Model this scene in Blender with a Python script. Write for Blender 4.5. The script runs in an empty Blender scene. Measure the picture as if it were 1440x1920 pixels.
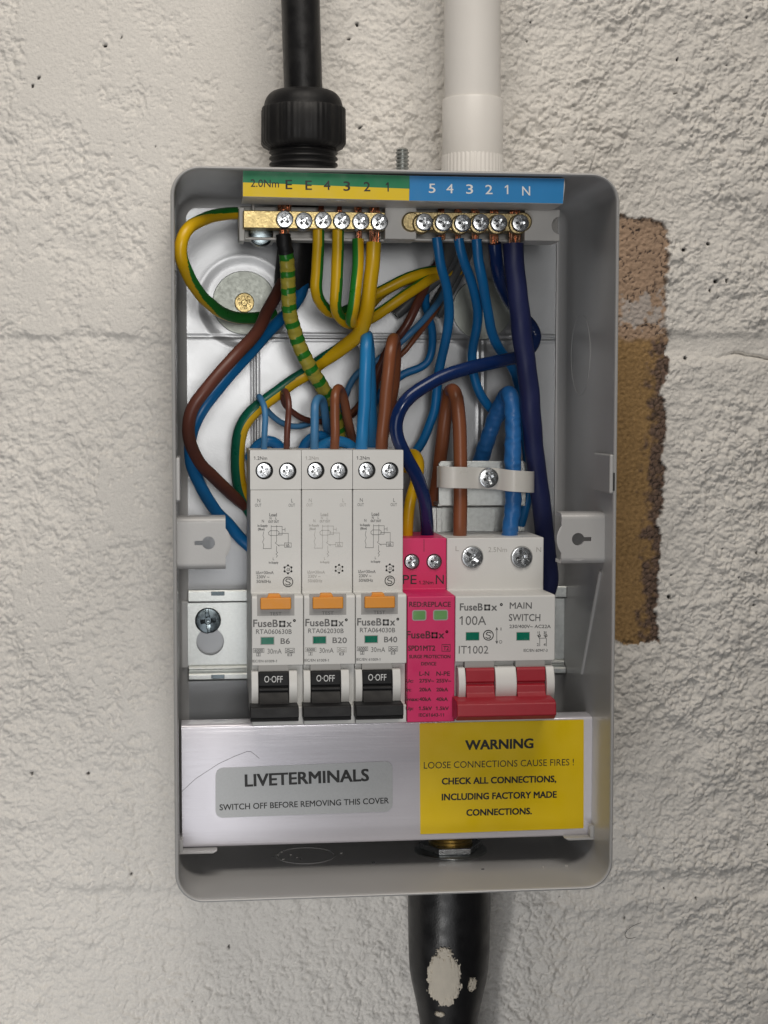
import bpy, bmesh, math, random
import numpy as np
from mathutils import Vector, Matrix

random.seed(7)
SC = bpy.context.scene
COL = SC.collection
PI, TAU = math.pi, math.tau

# ------------------------------------------------------------------ camera
# millimetres: x right from the left edge of the box, z up from its top edge, d = distance out of the wall (world y = -d)
CAM_YAW, CAM_PITCH, CAM_ROLL = 0.116521, -0.064038, 0.001438
CAM_X, CAM_Z, CAM_D = 7.938, -77.675, 594.503
FPX = 3000.0


def cam_axes():
    cy, sy, cp, sp = math.cos(CAM_YAW), math.sin(CAM_YAW), math.cos(CAM_PITCH), math.sin(CAM_PITCH)
    f = Vector((sy * cp, cy * cp, sp))
    r = Vector((cy, -sy, 0))
    u = r.cross(f)
    c, s = math.cos(CAM_ROLL), math.sin(CAM_ROLL)
    return c * r + s * u, -s * r + c * u, f


R_, U_, F_ = cam_axes()
cam = bpy.data.cameras.new('camera')
cam.sensor_fit = 'VERTICAL'
cam.sensor_height = 36
cam.lens = 36 * FPX / 1920
cam.clip_start, cam.clip_end = 0.01, 50
co = bpy.data.objects.new('camera', cam)
COL.objects.link(co)
co.matrix_world = Matrix(((R_.x, U_.x, -F_.x, CAM_X / 1000), (R_.y, U_.y, -F_.y, -CAM_D / 1000),
                          (R_.z, U_.z, -F_.z, CAM_Z / 1000), (0, 0, 0, 1)))
SC.camera = co

# ------------------------------------------------------------------ light
W = bpy.data.worlds.new('World')
SC.world = W
W.use_nodes = True
bg = W.node_tree.nodes['Background']
bg.inputs[0].default_value = (1.0, 0.95, 0.9, 1)
bg.inputs[1].default_value = 0.02


def area(name, loc, target, sx, sy, power, col):
    l = bpy.data.lights.new(name, 'AREA')
    l.shape = 'RECTANGLE'
    l.size, l.size_y = sx, sy
    l.energy = power
    l.color = col
    o = bpy.data.objects.new(name, l)
    COL.objects.link(o)
    o.location = loc
    o.rotation_euler = (Vector(target) - Vector(loc)).to_track_quat('-Z', 'Y').to_euler()
    return o


def spot(name, loc, target, power, col, size, radius, blend=1.0):
    l = bpy.data.lights.new(name, 'SPOT')
    l.energy, l.color = power, col
    l.spot_size, l.spot_blend = math.radians(size), blend
    l.shadow_soft_size = radius
    o = bpy.data.objects.new(name, l)
    COL.objects.link(o)
    o.location = loc
    o.rotation_euler = (Vector(target) - Vector(loc)).to_track_quat('-Z', 'Y').to_euler()
    return o


area('ceiling_light', (0.07, -0.52, 0.58), (0.03, 0, 0.0), 0.60, 0.36, 4.3, (1.0, 0.93, 0.84))
spot('front_fill', (0.04, -0.80, -0.03), (-0.07, 0, -0.08), 5.6, (1.0, 0.97, 0.93), 46, 0.08)  # added frontal fill; its cone fades the light towards the right
area('doorway_light', (-0.10, -0.65, -0.42), (-0.10, 0, -0.42), 0.30, 0.44, 0.95, (0.98, 0.985, 1.0))
spot('low_fill', (-0.20, -0.55, -0.55), (0.01, 0, -0.36), 4.8, (1.0, 0.98, 0.95), 36, 0.035)  # added spot that brightens the wall below the box
SC.view_settings.view_transform = 'Standard'
SC.view_settings.look = 'None'
SC.view_settings.exposure = -0.10
SC.view_settings.gamma = 1.0
SC.cycles.max_bounces = 8
SC.cycles.use_denoising = True


# ------------------------------------------------------------------ placing
def ray(px, py):
    return ((px - 720) / FPX) * R_ - ((py - 960) / FPX) * U_ + F_


def at(px, py, d):
    """photo position on the plane d mm out of the wall -> (x, z)"""
    v = ray(px, py)
    t = (CAM_D - d) / v.y
    return CAM_X + v.x * t, CAM_Z + v.z * t


def P3(px, py, d):
    x, z = at(px, py, d)
    return Vector((x, z, d))


def hit_z(px, py, z):
    v = ray(px, py)
    t = (z - CAM_Z) / v.z
    return CAM_X + v.x * t, CAM_D - v.y * t          # x, d


def hit_x(px, py, x):
    v = ray(px, py)
    t = (x - CAM_X) / v.x
    return CAM_Z + v.z * t, CAM_D - v.y * t          # z, d


BW, BH, BD = 147.0, 239.7, 75.0                      # the box
MM = 0.001


# ------------------------------------------------------------------ materials
def pmat(name, col, rough=0.5, metal=0.0, var=0.06, vscale=250.0, bump=0.0, bscale=900.0, coat=0.0, spec=0.5,
         stretch=(1, 1, 1), rvar=0.1, trans=0.0):
    m = bpy.data.materials.new(name)
    m.use_nodes = True
    nt = m.node_tree
    b = nt.nodes['Principled BSDF']
    N, L = nt.nodes.new, nt.links.new
    tc = N('ShaderNodeTexCoord')
    mp = N('ShaderNodeMapping')
    mp.inputs['Scale'].default_value = stretch
    L(tc.outputs['Object'], mp.inputs['Vector'])
    nz = N('ShaderNodeTexNoise')
    nz.inputs['Scale'].default_value = vscale
    nz.inputs['Detail'].default_value = 5
    L(mp.outputs[0], nz.inputs['Vector'])
    mix = N('ShaderNodeMix')
    mix.data_type = 'RGBA'
    mix.inputs[6].default_value = (*[c * (1 - var) for c in col], 1)
    mix.inputs[7].default_value = (*[min(1, c * (1 + var)) for c in col], 1)
    L(nz.outputs['Fac'], mix.inputs[0])
    L(mix.outputs[2], b.inputs['Base Color'])
    mr = N('ShaderNodeMapRange')
    mr.inputs[1].default_value, mr.inputs[2].default_value = 0.3, 0.7
    mr.inputs[3].default_value, mr.inputs[4].default_value = max(0.02, rough - rvar), min(1, rough + rvar)
    L(nz.outputs['Fac'], mr.inputs[0])
    L(mr.outputs[0], b.inputs['Roughness'])
    b.inputs['Metallic'].default_value = metal
    b.inputs['Specular IOR Level'].default_value = spec
    b.inputs['Coat Weight'].default_value = coat
    b.inputs['Coat Roughness'].default_value = 0.15
    if trans:
        b.inputs['Transmission Weight'].default_value = trans
    if bump:
        n2 = N('ShaderNodeTexNoise')
        n2.inputs['Scale'].default_value = bscale
        n2.inputs['Detail'].default_value = 4
        L(mp.outputs[0], n2.inputs['Vector'])
        bp = N('ShaderNodeBump')
        bp.inputs['Strength'].default_value = bump
        bp.inputs['Distance'].default_value = 0.0003
        L(n2.outputs['Fac'], bp.inputs['Height'])
        L(bp.outputs[0], b.inputs['Normal'])
    return m


M = {}
M['box'] = pmat('grey_box_paint', (0.46, 0.46, 0.46), 0.36, 0.0, 0.03, 60, 0.10, 1400, 0.2, 0.6, rvar=0.02)
M['panel'] = pmat('grey_panel_paint', (0.33, 0.34, 0.355), 0.33, 0.55, 0.05, 90, 0.07, 1500, 0.1, 0.6, rvar=0.02)
M['white'] = pmat('white_plastic', (0.70, 0.70, 0.685), 0.42, 0, 0.03, 120, 0.1, 2500)
M['bar_plastic'] = pmat('terminal_carrier_plastic', (0.60, 0.59, 0.57), 0.38, 0, 0.04, 120, 0.1, 2000)
M['recess'] = pmat('grey_recess_plastic', (0.36, 0.355, 0.345), 0.45, 0, 0.04)
M['pink'] = pmat('pink_plastic', (0.66, 0.018, 0.13), 0.42, 0, 0.05, 150, 0.12, 2200)
M['red'] = pmat('red_plastic', (0.36, 0.016, 0.03), 0.42, 0, 0.06, 200, 0.15, 2500)
M['black'] = pmat('black_plastic', (0.010, 0.010, 0.011), 0.5, 0, 0.15, 200, 0.15, 2500, spec=0.3)
M['rubber'] = pmat('black_cable_sheath', (0.012, 0.012, 0.013), 0.38, 0, 0.2, 200, 0.2, 1500)
M['orange'] = pmat('orange_plastic', (0.78, 0.30, 0.02), 0.4, 0, 0.05)
M['green_win'] = pmat('green_indicator', (0.004, 0.17, 0.105), 0.22, 0, 0.1, 300, 0, 900, 0.4)
M['pale_green'] = pmat('pale_green_indicator', (0.16, 0.36, 0.13), 0.22, 0, 0.1, 300, 0, 900, 0.4)
M['chrome'] = pmat('zinc_screw', (0.52, 0.54, 0.56), 0.25, 1.0, 0.08, 700, 0.04, 2500, rvar=0.04)
M['zinc'] = pmat('galvanised_steel', (0.52, 0.54, 0.53), 0.36, 1.0, 0.20, 700, 0.14, 1800, rvar=0.06)
M['dull_zinc'] = pmat('dull_zinc_washer', (0.34, 0.36, 0.33), 0.42, 0.7, 0.08, 900, 0.12, 2500, rvar=0.05)
M['dark_screw'] = pmat('dark_zinc_screw', (0.10, 0.12, 0.13), 0.22, 1.0, 0.2, 500)
M['brass'] = pmat('brass', (0.56, 0.44, 0.21), 0.38, 1.0, 0.25, 500, 0.3, 1500, rvar=0.08)
M['brass_dull'] = pmat('dull_brass', (0.40, 0.32, 0.17), 0.4, 1.0, 0.25, 500, 0.3, 1500, rvar=0.08)
M['copper'] = pmat('bare_copper', (0.85, 0.43, 0.27), 0.3, 1.0, 0.25, 900, 0.2, 2500)
M['copper_dark'] = pmat('oxidised_copper', (0.30, 0.10, 0.06), 0.4, 1.0, 0.3, 900, 0.2, 2500)
M['pvc_white'] = pmat('white_pvc', (0.85, 0.825, 0.79), 0.38, 0, 0.02, 80, 0.08, 1500)
M['nylon'] = pmat('natural_nylon', (0.60, 0.59, 0.56), 0.35, 0, 0.04, 200, 0, 900, 0.2)
M['alu'] = pmat('brushed_aluminium', (0.70, 0.685, 0.74), 0.20, 0.26, 0.02, 60, 0.10, 60, 0, 0.5, (0.35, 1, 48), 0.03)
M['sticker_silver'] = pmat('silver_sticker', (0.42, 0.43, 0.435), 0.42, 0.45, 0.10, 2200, 0.03, 2500, rvar=0.04)
M['sticker_yellow'] = pmat('yellow_sticker', (0.80, 0.56, 0.0), 0.4, 0, 0.03, 100)
M['strip_green'] = pmat('green_strip_print', (0.0, 0.19, 0.075), 0.5, 0, 0.05)
M['strip_yellow'] = pmat('yellow_strip_print', (0.78, 0.55, 0.004), 0.5, 0, 0.05)
M['strip_blue'] = pmat('blue_strip_print', (0.010, 0.21, 0.52), 0.5, 0, 0.05)
M['ink'] = pmat('black_ink', (0.012, 0.012, 0.012), 0.5, 0, 0.1)
M['ink_grey'] = pmat('grey_ink', (0.13, 0.13, 0.13), 0.5, 0, 0.1)
M['faint_ink_and_relief'] = pmat('faint_ink_and_relief_shade', (0.43, 0.42, 0.40), 0.5, 0, 0.1)  # worn print, also the painted relief shade of embossed letters
M['ink_white'] = pmat('white_ink', (0.75, 0.76, 0.76), 0.5, 0, 0.05)
M['ink_maroon'] = pmat('dark_red_ink', (0.075, 0.005, 0.012), 0.5, 0, 0.1)
M['brown'] = pmat('brown_insulation', (0.125, 0.040, 0.027), 0.36, 0, 0.1, 70, 0.09, 420, rvar=0.06)
M['brown_light'] = pmat('light_brown_insulation', (0.23, 0.076, 0.032), 0.36, 0, 0.1, 70, 0.09, 420, rvar=0.06)
M['blue'] = pmat('blue_insulation', (0.006, 0.145, 0.39), 0.34, 0, 0.1, 70, 0.09, 420, rvar=0.06)
M['sky'] = pmat('bright_blue_insulation', (0.018, 0.22, 0.52), 0.34, 0, 0.08, 70, 0.09, 420, rvar=0.06)
M['soft_blue'] = pmat('soft_blue_insulation', (0.06, 0.21, 0.42), 0.42, 0, 0.08, 70, 0.09, 420, rvar=0.06)
M['navy'] = pmat('navy_insulation', (0.006, 0.022, 0.10), 0.24, 0, 0.12, 70, 0.09, 420, rvar=0.06)
M['violet'] = pmat('violet_navy_sleeve', (0.012, 0.018, 0.085), 0.5, 0, 0.12, 120, 0.08, 900)
M['tape_blue'] = pmat('blue_tape', (0.02, 0.14, 0.40), 0.4, 0, 0.12, 200, 0.4, 500)
M['gy_green'] = pmat('green_insulation', (0.016, 0.20, 0.026), 0.35, 0, 0.08)
M['gy_teal'] = pmat('teal_green_insulation', (0.003, 0.12, 0.07), 0.35, 0, 0.08)
M['gy_yellow'] = pmat('yellow_insulation', (0.72, 0.44, 0.006), 0.35, 0, 0.06)
M['yellow'] = pmat('plain_yellow_insulation', (0.70, 0.42, 0.005), 0.35, 0, 0.06)
M['tape_green'] = pmat('green_tape', (0.02, 0.19, 0.018), 0.33, 0, 0.1, 200, 0.3, 500)
M['tape_yellow'] = pmat('olive_yellow_tape', (0.38, 0.33, 0.045), 0.33, 0, 0.16, 200, 0.3, 500)
M['grey_sheath'] = pmat('grey_cable_sheath', (0.10, 0.105, 0.11), 0.5, 0, 0.15)
M['hole_shade'] = pmat('opening_shade', (0.02, 0.02, 0.02), 0.8, 0, 0.2)  # flat dark colour standing in for the shade inside openings
M['putty'] = pmat('cream_filler_smear', (0.70, 0.64, 0.54), 0.75, 0, 0.12, 300, 0.8, 500)


# ------------------------------------------------------------------ mesh building
class MB:
    """collects geometry in mm (x, z, d); build() links it as one mesh object"""

    def __init__(s):
        s.v, s.f, s.m, s.mats = [], [], [], []

    def mi(s, mat):
        if mat not in s.mats:
            s.mats.append(mat)
        return s.mats.index(mat)

    def add(s, vs, fs, mat):
        k = len(s.v)
        i = s.mi(mat)
        s.v += [tuple(v) for v in vs]
        for f in fs:
            s.f.append([a + k for a in f])
            s.m.append(i)

    def box(s, x0, x1, z0, z1, d0, d1, mat):
        if x0 > x1: x0, x1 = x1, x0
        if z0 > z1: z0, z1 = z1, z0
        vs = [(x, z, d) for d in (d0, d1) for z in (z0, z1) for x in (x0, x1)]
        s.add(vs, [(0, 2, 3, 1), (4, 5, 7, 6), (0, 1, 5, 4), (2, 6, 7, 3), (0, 4, 6, 2), (1, 3, 7, 5)], mat)
        return s

    def pbox(s, a, b, c, e, d0, d1, mat):
        x0, z1 = at(a, b, d1)
        x1, z0 = at(c, e, d1)
        return s.box(x0, x1, z0, z1, d0, d1, mat)

    def prism_x(s, prof, x0, x1, mat):
        """profile [(d, z)...] extruded along x"""
        n = len(prof)
        vs = [(x0, z, d) for d, z in prof] + [(x1, z, d) for d, z in prof]
        fs = [(i, (i + 1) % n, n + (i + 1) % n, n + i) for i in range(n)]
        fs += [tuple(range(n - 1, -1, -1)), tuple(range(n, 2 * n))]
        s.add(vs, fs, mat)
        return s

    def prism_d(s, poly, d0, d1, mat):
        n = len(poly)
        vs = [(x, z, d0) for x, z in poly] + [(x, z, d1) for x, z in poly]
        fs = [(i, (i + 1) % n, n + (i + 1) % n, n + i) for i in range(n)]
        fs += [tuple(range(n - 1, -1, -1)), tuple(range(n, 2 * n))]
        s.add(vs, fs, mat)
        return s

    def strip(s, prof, x0, x1, t, mat):
        """open profile [(d, z)...] of thickness t swept along x (folded sheet)"""
        n = len(prof)
        off = []
        for i, (d, z) in enumerate(prof):
            a = prof[max(0, i - 1)]
            b = prof[min(n - 1, i + 1)]
            tx, tz = b[0] - a[0], b[1] - a[1]
            l = math.hypot(tx, tz) or 1
            off.append((d - tz / l * t, z + tx / l * t))
        return s.prism_x(list(prof) + off[::-1], x0, x1, mat)

    def lathe(s, prof, cx, cd, mat, n=48, rmod=None, axis='z'):
        """profile [(pos, r)...] around a line along z (centre x, d) or along d (centre x, z)"""
        vs = []
        for z, r in prof:
            for j in range(n):
                a = TAU * j / n
                rr = r * (rmod(a, z) if rmod else 1)
                if axis == 'z':
                    vs.append((cx + rr * math.cos(a), z, cd + rr * math.sin(a)))
                else:
                    vs.append((cx + rr * math.cos(a), cd + rr * math.sin(a), z))
        k = len(prof)
        fs = [(i * n + j, i * n + (j + 1) % n, (i + 1) * n + (j + 1) % n, (i + 1) * n + j)
              for i in range(k - 1) for j in range(n)]
        fs += [tuple(range(n - 1, -1, -1)), tuple((k - 1) * n + j for j in range(n))]
        s.add(vs, fs, mat)
        return s

    def torus(s, c, e1, e2, R, r, mat, n=48, k=8, sq=1.0):
        nrm = e1.cross(e2)
        vs = []
        for i in range(n):
            a = TAU * i / n
            o = math.cos(a) * e1 + math.sin(a) * e2
            for j in range(k):
                b = TAU * j / k
                vs.append(tuple(c + o * (R + r * math.cos(b)) + nrm * (r * sq * math.sin(b))))
        fs = [(i * k + j, i * k + (j + 1) % k, ((i + 1) % n) * k + (j + 1) % k, ((i + 1) % n) * k + j)
              for i in range(n) for j in range(k)]
        s.add(vs, fs, mat)
        return s

    def tube(s, pts, r, mat, n=16, matfn=None, rfn=None, cap=True):
        """pts: Vectors (x, z, d); reference direction of the rings is towards the viewer"""
        L = len(pts)
        T = []
        for i in range(L):
            t = pts[min(L - 1, i + 1)] - pts[max(0, i - 1)]
            T.append(t.normalized())
        ref = Vector((0, 0, 1))
        e1s = []
        prev = None
        for i in range(L):
            t = T[i]
            e = ref - t * ref.dot(t)
            if e.length < 0.35:
                e = (prev - t * prev.dot(t)) if prev else Vector((0, 1, 0)) - t * t.y
            e.normalize()
            if prev:
                p = prev - t * prev.dot(t)
                p.normalize()
                e = (e * 0.5 + p * 0.5)
                e = e - t * e.dot(t)
                e.normalize()
            prev = e
            e1s.append(e)
        arc = [0.0]
        for i in range(1, L):
            arc.append(arc[-1] + (pts[i] - pts[i - 1]).length)
        k = len(s.v)
        for i in range(L):
            e1 = e1s[i]
            e2 = T[i].cross(e1)
            for j in range(n):
                a = TAU * j / n
                rr = r if rfn is None else r * rfn(arc[i] / arc[-1], a, arc[i])
                p = pts[i] + (e1 * math.cos(a) + e2 * math.sin(a)) * rr
                s.v.append(tuple(p))
        for i in range(L - 1):
            for j in range(n):
                s.f.append([k + i * n + j, k + i * n + (j + 1) % n, k + (i + 1) * n + (j + 1) % n, k + (i + 1) * n + j])
                mm = mat if matfn is None else matfn((arc[i] + arc[i + 1]) / 2 / arc[-1], TAU * (j + .5) / n,
                                                     (arc[i] + arc[i + 1]) / 2)
                s.m.append(s.mi(mm))
        if cap:
            s.f.append([k + j for j in range(n - 1, -1, -1)])
            s.m.append(s.mi(mat))
            s.f.append([k + (L - 1) * n + j for j in range(n)])
            s.m.append(s.mi(mat))
        return s

    def line(s, pts, w, d, mat):
        """flat printed line through photo points on plane d"""
        q = [at(*p, d) for p in pts]
        for (x0, z0), (x1, z1) in zip(q, q[1:]):
            s.seg(x0, z0, x1, z1, w, d, mat)
        return s

    def seg(s, x0, z0, x1, z1, w, d, mat):
        dx, dz = x1 - x0, z1 - z0
        l = math.hypot(dx, dz) or 1
        nx, nz = -dz / l * w / 2, dx / l * w / 2
        ex, ez = dx / l * w / 2, dz / l * w / 2
        s.add([(x0 - ex + nx, z0 - ez + nz, d), (x0 - ex - nx, z0 - ez - nz, d), (x1 + ex - nx, z1 + ez - nz, d),
               (x1 + ex + nx, z1 + ez + nz, d)], [(0, 1, 2, 3)], mat)

    def circ(s, px, py, rpx, w, d, mat, n=24, a0=0, a1=TAU, ry=None):
        s.line([(px + rpx * math.cos(a0 + (a1 - a0) * i / n), py + (ry or rpx) * math.sin(a0 + (a1 - a0) * i / n))
                for i in range(n + 1)], w, d, mat)
        return s

    def quad(s, px4, d, mat):
        s.add([(*at(*p, d), d) for p in px4], [(0, 1, 2, 3)], mat)
        return s

    def shift(s, dx, k0=0):
        s.v[k0:] = [(a + dx, b, c) for a, b, c in s.v[k0:]]

    def build(s, name, parent=None, bevel=0.0, seg=2, angle=35, flat=False):
        o0 = Vector((0, 0, 0)) if parent is None else parent.get('_o', None)
        me = bpy.data.meshes.new(name)
        off = ORIG.get(parent.name) if parent else None
        off = off or (0, 0, 0)
        me.from_pydata([((x - off[0]) * MM, -(d - off[2]) * MM, (z - off[1]) * MM) for x, z, d in s.v], [], s.f)
        for mt in s.mats:
            me.materials.append(mt)
        me.polygons.foreach_set('material_index', s.m)
        bm = bmesh.new()
        bm.from_mesh(me)
        bmesh.ops.recalc_face_normals(bm, faces=bm.faces)
        bm.to_mesh(me)
        bm.free()
        if not flat:
            me.shade_smooth()
            me.set_sharp_from_angle(angle=math.radians(angle))
        o = bpy.data.objects.new(name, me)
        COL.objects.link(o)
        if bevel:
            b = o.modifiers.new('bevel', 'BEVEL')
            b.width = bevel * MM
            b.segments = seg
            b.limit_method = 'ANGLE'
            b.angle_limit = math.radians(32)
            b.harden_normals = True
        if parent:
            o.parent = parent
            ORIG[o.name] = off
        return o


ORIG = {}


def tag(o, label, cat=None, group=None, kind=None):
    o['label'] = label
    if cat: o['category'] = cat
    if group: o['group'] = group
    if kind: o['kind'] = kind
    return o


def thing(name, label, cat, loc, group=None):
    o = bpy.data.objects.new(name, None)
    o.empty_display_size = 0.01
    COL.objects.link(o)
    o.location = (loc[0] * MM, -loc[2] * MM, loc[1] * MM)
    ORIG[o.name] = tuple(loc)
    return tag(o, label, cat, group)


# ---- 2D outlines with holes -> plate
def plate(mb, outline, holes, d0, d1, mat, bev=0.0):
    c = bpy.data.curves.new('outline', 'CURVE')
    c.dimensions = '2D'
    c.fill_mode = 'BOTH'
    c.extrude = (d1 - d0) / 2 - bev
    c.bevel_depth = bev
    c.bevel_resolution = 1
    c.offset = -bev if bev else 0
    for poly in [outline] + list(holes):
        sp = c.splines.new('POLY')
        sp.points.add(len(poly) - 1)
        sp.use_cyclic_u = True
        for p, (x, z) in zip(sp.points, poly):
            p.co = (x, z, 0, 1)
    o = bpy.data.objects.new('outline', c)
    me = o.to_mesh()
    dm = (d0 + d1) / 2
    mb.add([(v.co.x, v.co.y, dm + v.co.z) for v in me.vertices], [tuple(p.vertices) for p in me.polygons], mat)
    o.to_mesh_clear()
    bpy.data.objects.remove(o)
    bpy.data.curves.remove(c)
    return mb


def circle(x, z, r, n=32, rz=None):
    return [(x + r * math.cos(TAU * i / n), z + (rz or r) * math.sin(TAU * i / n)) for i in range(n)]


def rrect(x0, x1, z0, z1, r, n=6):
    out = []
    for cx, cz, a in ((x1 - r, z1 - r, 0), (x0 + r, z1 - r, PI / 2), (x0 + r, z0 + r, PI), (x1 - r, z0 + r, 3 * PI / 2)):
        for i in range(n + 1):
            t = a + PI / 2 * i / n
            out.append((cx + r * math.cos(t), cz + r * math.sin(t)))
    return out


# ---- lettering
CAPH = None


def raw_glyphs(text):
    c = bpy.data.curves.new('text', 'FONT')
    c.body = text
    c.size = 1
    c.resolution_u = 3
    o = bpy.data.objects.new('text', c)
    me = o.to_mesh()
    v = [tuple(p.co) for p in me.vertices]
    f = [tuple(p.vertices) for p in me.polygons]
    o.to_mesh_clear()
    bpy.data.objects.remove(o)
    bpy.data.curves.remove(c)
    return v, f


_cache = {}


def glyphs(text, bold):
    """outlines of a text at size 1; heavier weights are laid from slightly shifted copies"""
    if (text, bold) in _cache:
        return _cache[(text, bold)]
    v, f = raw_glyphs(text)
    for i, ch in enumerate(text):
        if ch == '1':                                   # give the figure one its flag
            x1 = max(p[0] for p in raw_glyphs(text[:i + 1])[0])
            o1 = raw_glyphs('1')[0]
            sw = max(p[0] for p in o1) - min(p[0] for p in o1)
            hh = max(p[1] for p in o1)
            xs = x1 - sw
            k = len(v)
            v += [(xs + 0.01, hh, 0), (xs + 0.01, hh - 0.13, 0), (xs - 0.15, hh - 0.22, 0), (xs - 0.15, hh - 0.14, 0)]
            f.append((k, k + 3, k + 2, k + 1))
    if bold > 0:
        v0, f0 = list(v), list(f)
        for n_, (a, b) in enumerate(((1, .6), (-1, .6), (1, -.6), (-1, -.6))):
            k = len(v)
            v += [(p[0] + a * bold, p[1] + b * bold, 0.004 * (n_ + 1)) for p in v0]
            f += [tuple(q + k for q in g) for g in f0]
    _cache[(text, bold)] = (v, f)
    return v, f


_h = glyphs('H', 0)[0]
CAPH = max(p[1] for p in _h)


def mark(mb, text, lx, rx, by, cap, d, mat, bold=0.0, ry=None, dx=0.0, lift=0.06):
    """text between photo columns lx..rx on baseline by (ry = baseline at the right end), cap = capital height in photo px"""
    ry = by if ry is None else ry
    a, b = Vector(at(lx, by, d)), Vector(at(rx, ry, d))
    wmm = (b - a).length
    cmm = (Vector(at(lx, by, d)) - Vector(at(lx, by - cap, d))).length
    v, f = glyphs(text, bold)
    x0, x1 = min(p[0] for p in v), max(p[0] for p in v)
    e = (b - a) / wmm
    n = Vector((-e.y, e.x))
    sx, sy = wmm / (x1 - x0), cmm / CAPH
    out = []
    for p in v:
        q = a + e * ((p[0] - x0) * sx) + n * (p[1] * sy)
        out.append((q.x + dx, q.y, d + lift + p[2]))
    mb.add(out, f, mat)
    return mb


# ---- screw head seen from the front
def screw_head(mb, cx, cz, d, r, mat, rot=0.0, h=0.9, slot=True, cross=True, under=2.0, nr=20, na=96, pozi=True):
    vs, fs = [], []
    cr, sr = math.cos(rot), math.sin(rot)
    for i in range(nr + 1):
        q = i / nr
        for j in range(na):
            a = TAU * j / na
            u, v = q * math.cos(a), q * math.sin(a)
            p, w = u * cr + v * sr, -u * sr + v * cr
            hh = h * (1 - 0.14 * q * q)
            if q > 0.93: hh -= h * 0.35 * ((q - 0.93) / 0.07) ** 2
            dep = 0
            if cross and ((abs(p) < 0.15 and abs(w) < 0.60) or (abs(w) < 0.15 and abs(p) < 0.56)):
                dep = 0.75 * (1 - 0.6 * max(abs(p), abs(w)))
            if cross and q < 0.27: dep = max(dep, 0.7)
            if slot and abs(p) < 0.115: dep = max(dep, 0.42)
            if pozi and q < 0.72:
                p2, w2 = (p + w) * .7071, (p - w) * .7071
                if min(abs(p2), abs(w2)) < 0.07: dep = max(dep, 0.35)
            vs.append((cx + r * u, cz + r * v, d + (hh - dep * h * 1.15)))
    for i in range(nr):
        for j in range(na):
            fs.append((i * na + j, i * na + (j + 1) % na, (i + 1) * na + (j + 1) % na, (i + 1) * na + j))
    k = len(vs)
    for j in range(na):
        a = TAU * j / na
        vs.append((cx + r * math.cos(a), cz + r * math.sin(a), d - under))
    for j in range(na):
        fs.append((nr * na + j, nr * na + (j + 1) % na, k + (j + 1) % na, k + j))
    mb.add(vs, fs, mat)
    return mb


def spline(pts, step=1.2):
    """Catmull-Rom through Vectors"""
    out = []
    n = len(pts)
    for i in range(n - 1):
        p0, p1, p2, p3 = pts[max(0, i - 1)], pts[i], pts[i + 1], pts[min(n - 1, i + 2)]
        m = max(2, int((p2 - p1).length / step))
        for k in range(m):
            t = k / m
            out.append(0.5 * ((2 * p1) + (p2 - p0) * t + (2 * p0 - 5 * p1 + 4 * p2 - p3) * t * t
                              + (3 * p1 - p0 - 3 * p2 + p3) * t ** 3))
    out.append(pts[-1])
    # light smoothing
    for _ in range(2):
        out = [out[0]] + [(out[i - 1] + out[i] * 2 + out[i + 1]) / 4 for i in range(1, len(out) - 1)] + [out[-1]]
    return out


# ================================================================== the wall
def lat(seed, x, z, s):
    """gradient noise"""
    rng = np.random.RandomState(seed)
    X, Z = x / s + 1000.37, z / s + 1000.71
    x0 = np.floor(X).astype(int)
    z0 = np.floor(Z).astype(int)
    fx, fz = X - x0, Z - z0
    x0 -= x0.min(); z0 -= z0.min()
    a = rng.rand(x0.max() + 3, z0.max() + 3) * TAU
    gx, gz = np.cos(a), np.sin(a)
    ux = fx * fx * fx * (fx * (fx * 6 - 15) + 10)
    uz = fz * fz * fz * (fz * (fz * 6 - 15) + 10)
    g = lambda i, j: gx[x0 + i, z0 + j] * (fx - i) + gz[x0 + i, z0 + j] * (fz - j)
    p = g(0, 0) * (1 - ux) + g(1, 0) * ux
    q = g(0, 1) * (1 - ux) + g(1, 1) * ux
    return (p * (1 - uz) + q * uz) * 1.5


def fbm(seed, x, z, s, o=4):
    t, a, n = 0, 1.0, 0
    for i in range(o):
        # rotate each octave so the lattice never shows
        c, q = math.cos(0.7 * i + seed), math.sin(0.7 * i + seed)
        t = t + a * lat(seed * 13 + i, c * x - q * z, q * x + c * z, s / 2 ** i)
        n += a
        a *= 0.5
    return t / n * 1.6


def worley(seed, x, z, s):
    rng = np.random.RandomState(seed)
    X, Z = x / s, z / s
    x0 = np.floor(X).astype(int)
    z0 = np.floor(Z).astype(int)
    mx, mz = x0.min() - 1, z0.min() - 1
    jx = rng.rand(x0.max() - mx + 3, z0.max() - mz + 3)
    jz = rng.rand(*jx.shape)
    f1 = np.full(X.shape, 9.0)
    f2 = np.full(X.shape, 9.0)
    for i in (-1, 0, 1):
        for j in (-1, 0, 1):
            a, b = x0 + i, z0 + j
            dd = np.hypot(a + jx[a - mx, b - mz] - X, b + jz[a - mx, b - mz] - Z)
            f2 = np.minimum(f2, np.maximum(f1, dd))
            f1 = np.minimum(f1, dd)
    return f1, f2


def sstep(a, b, x):
    t = np.clip((x - a) / (b - a), 0, 1)
    return t * t * (3 - 2 * t)


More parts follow.
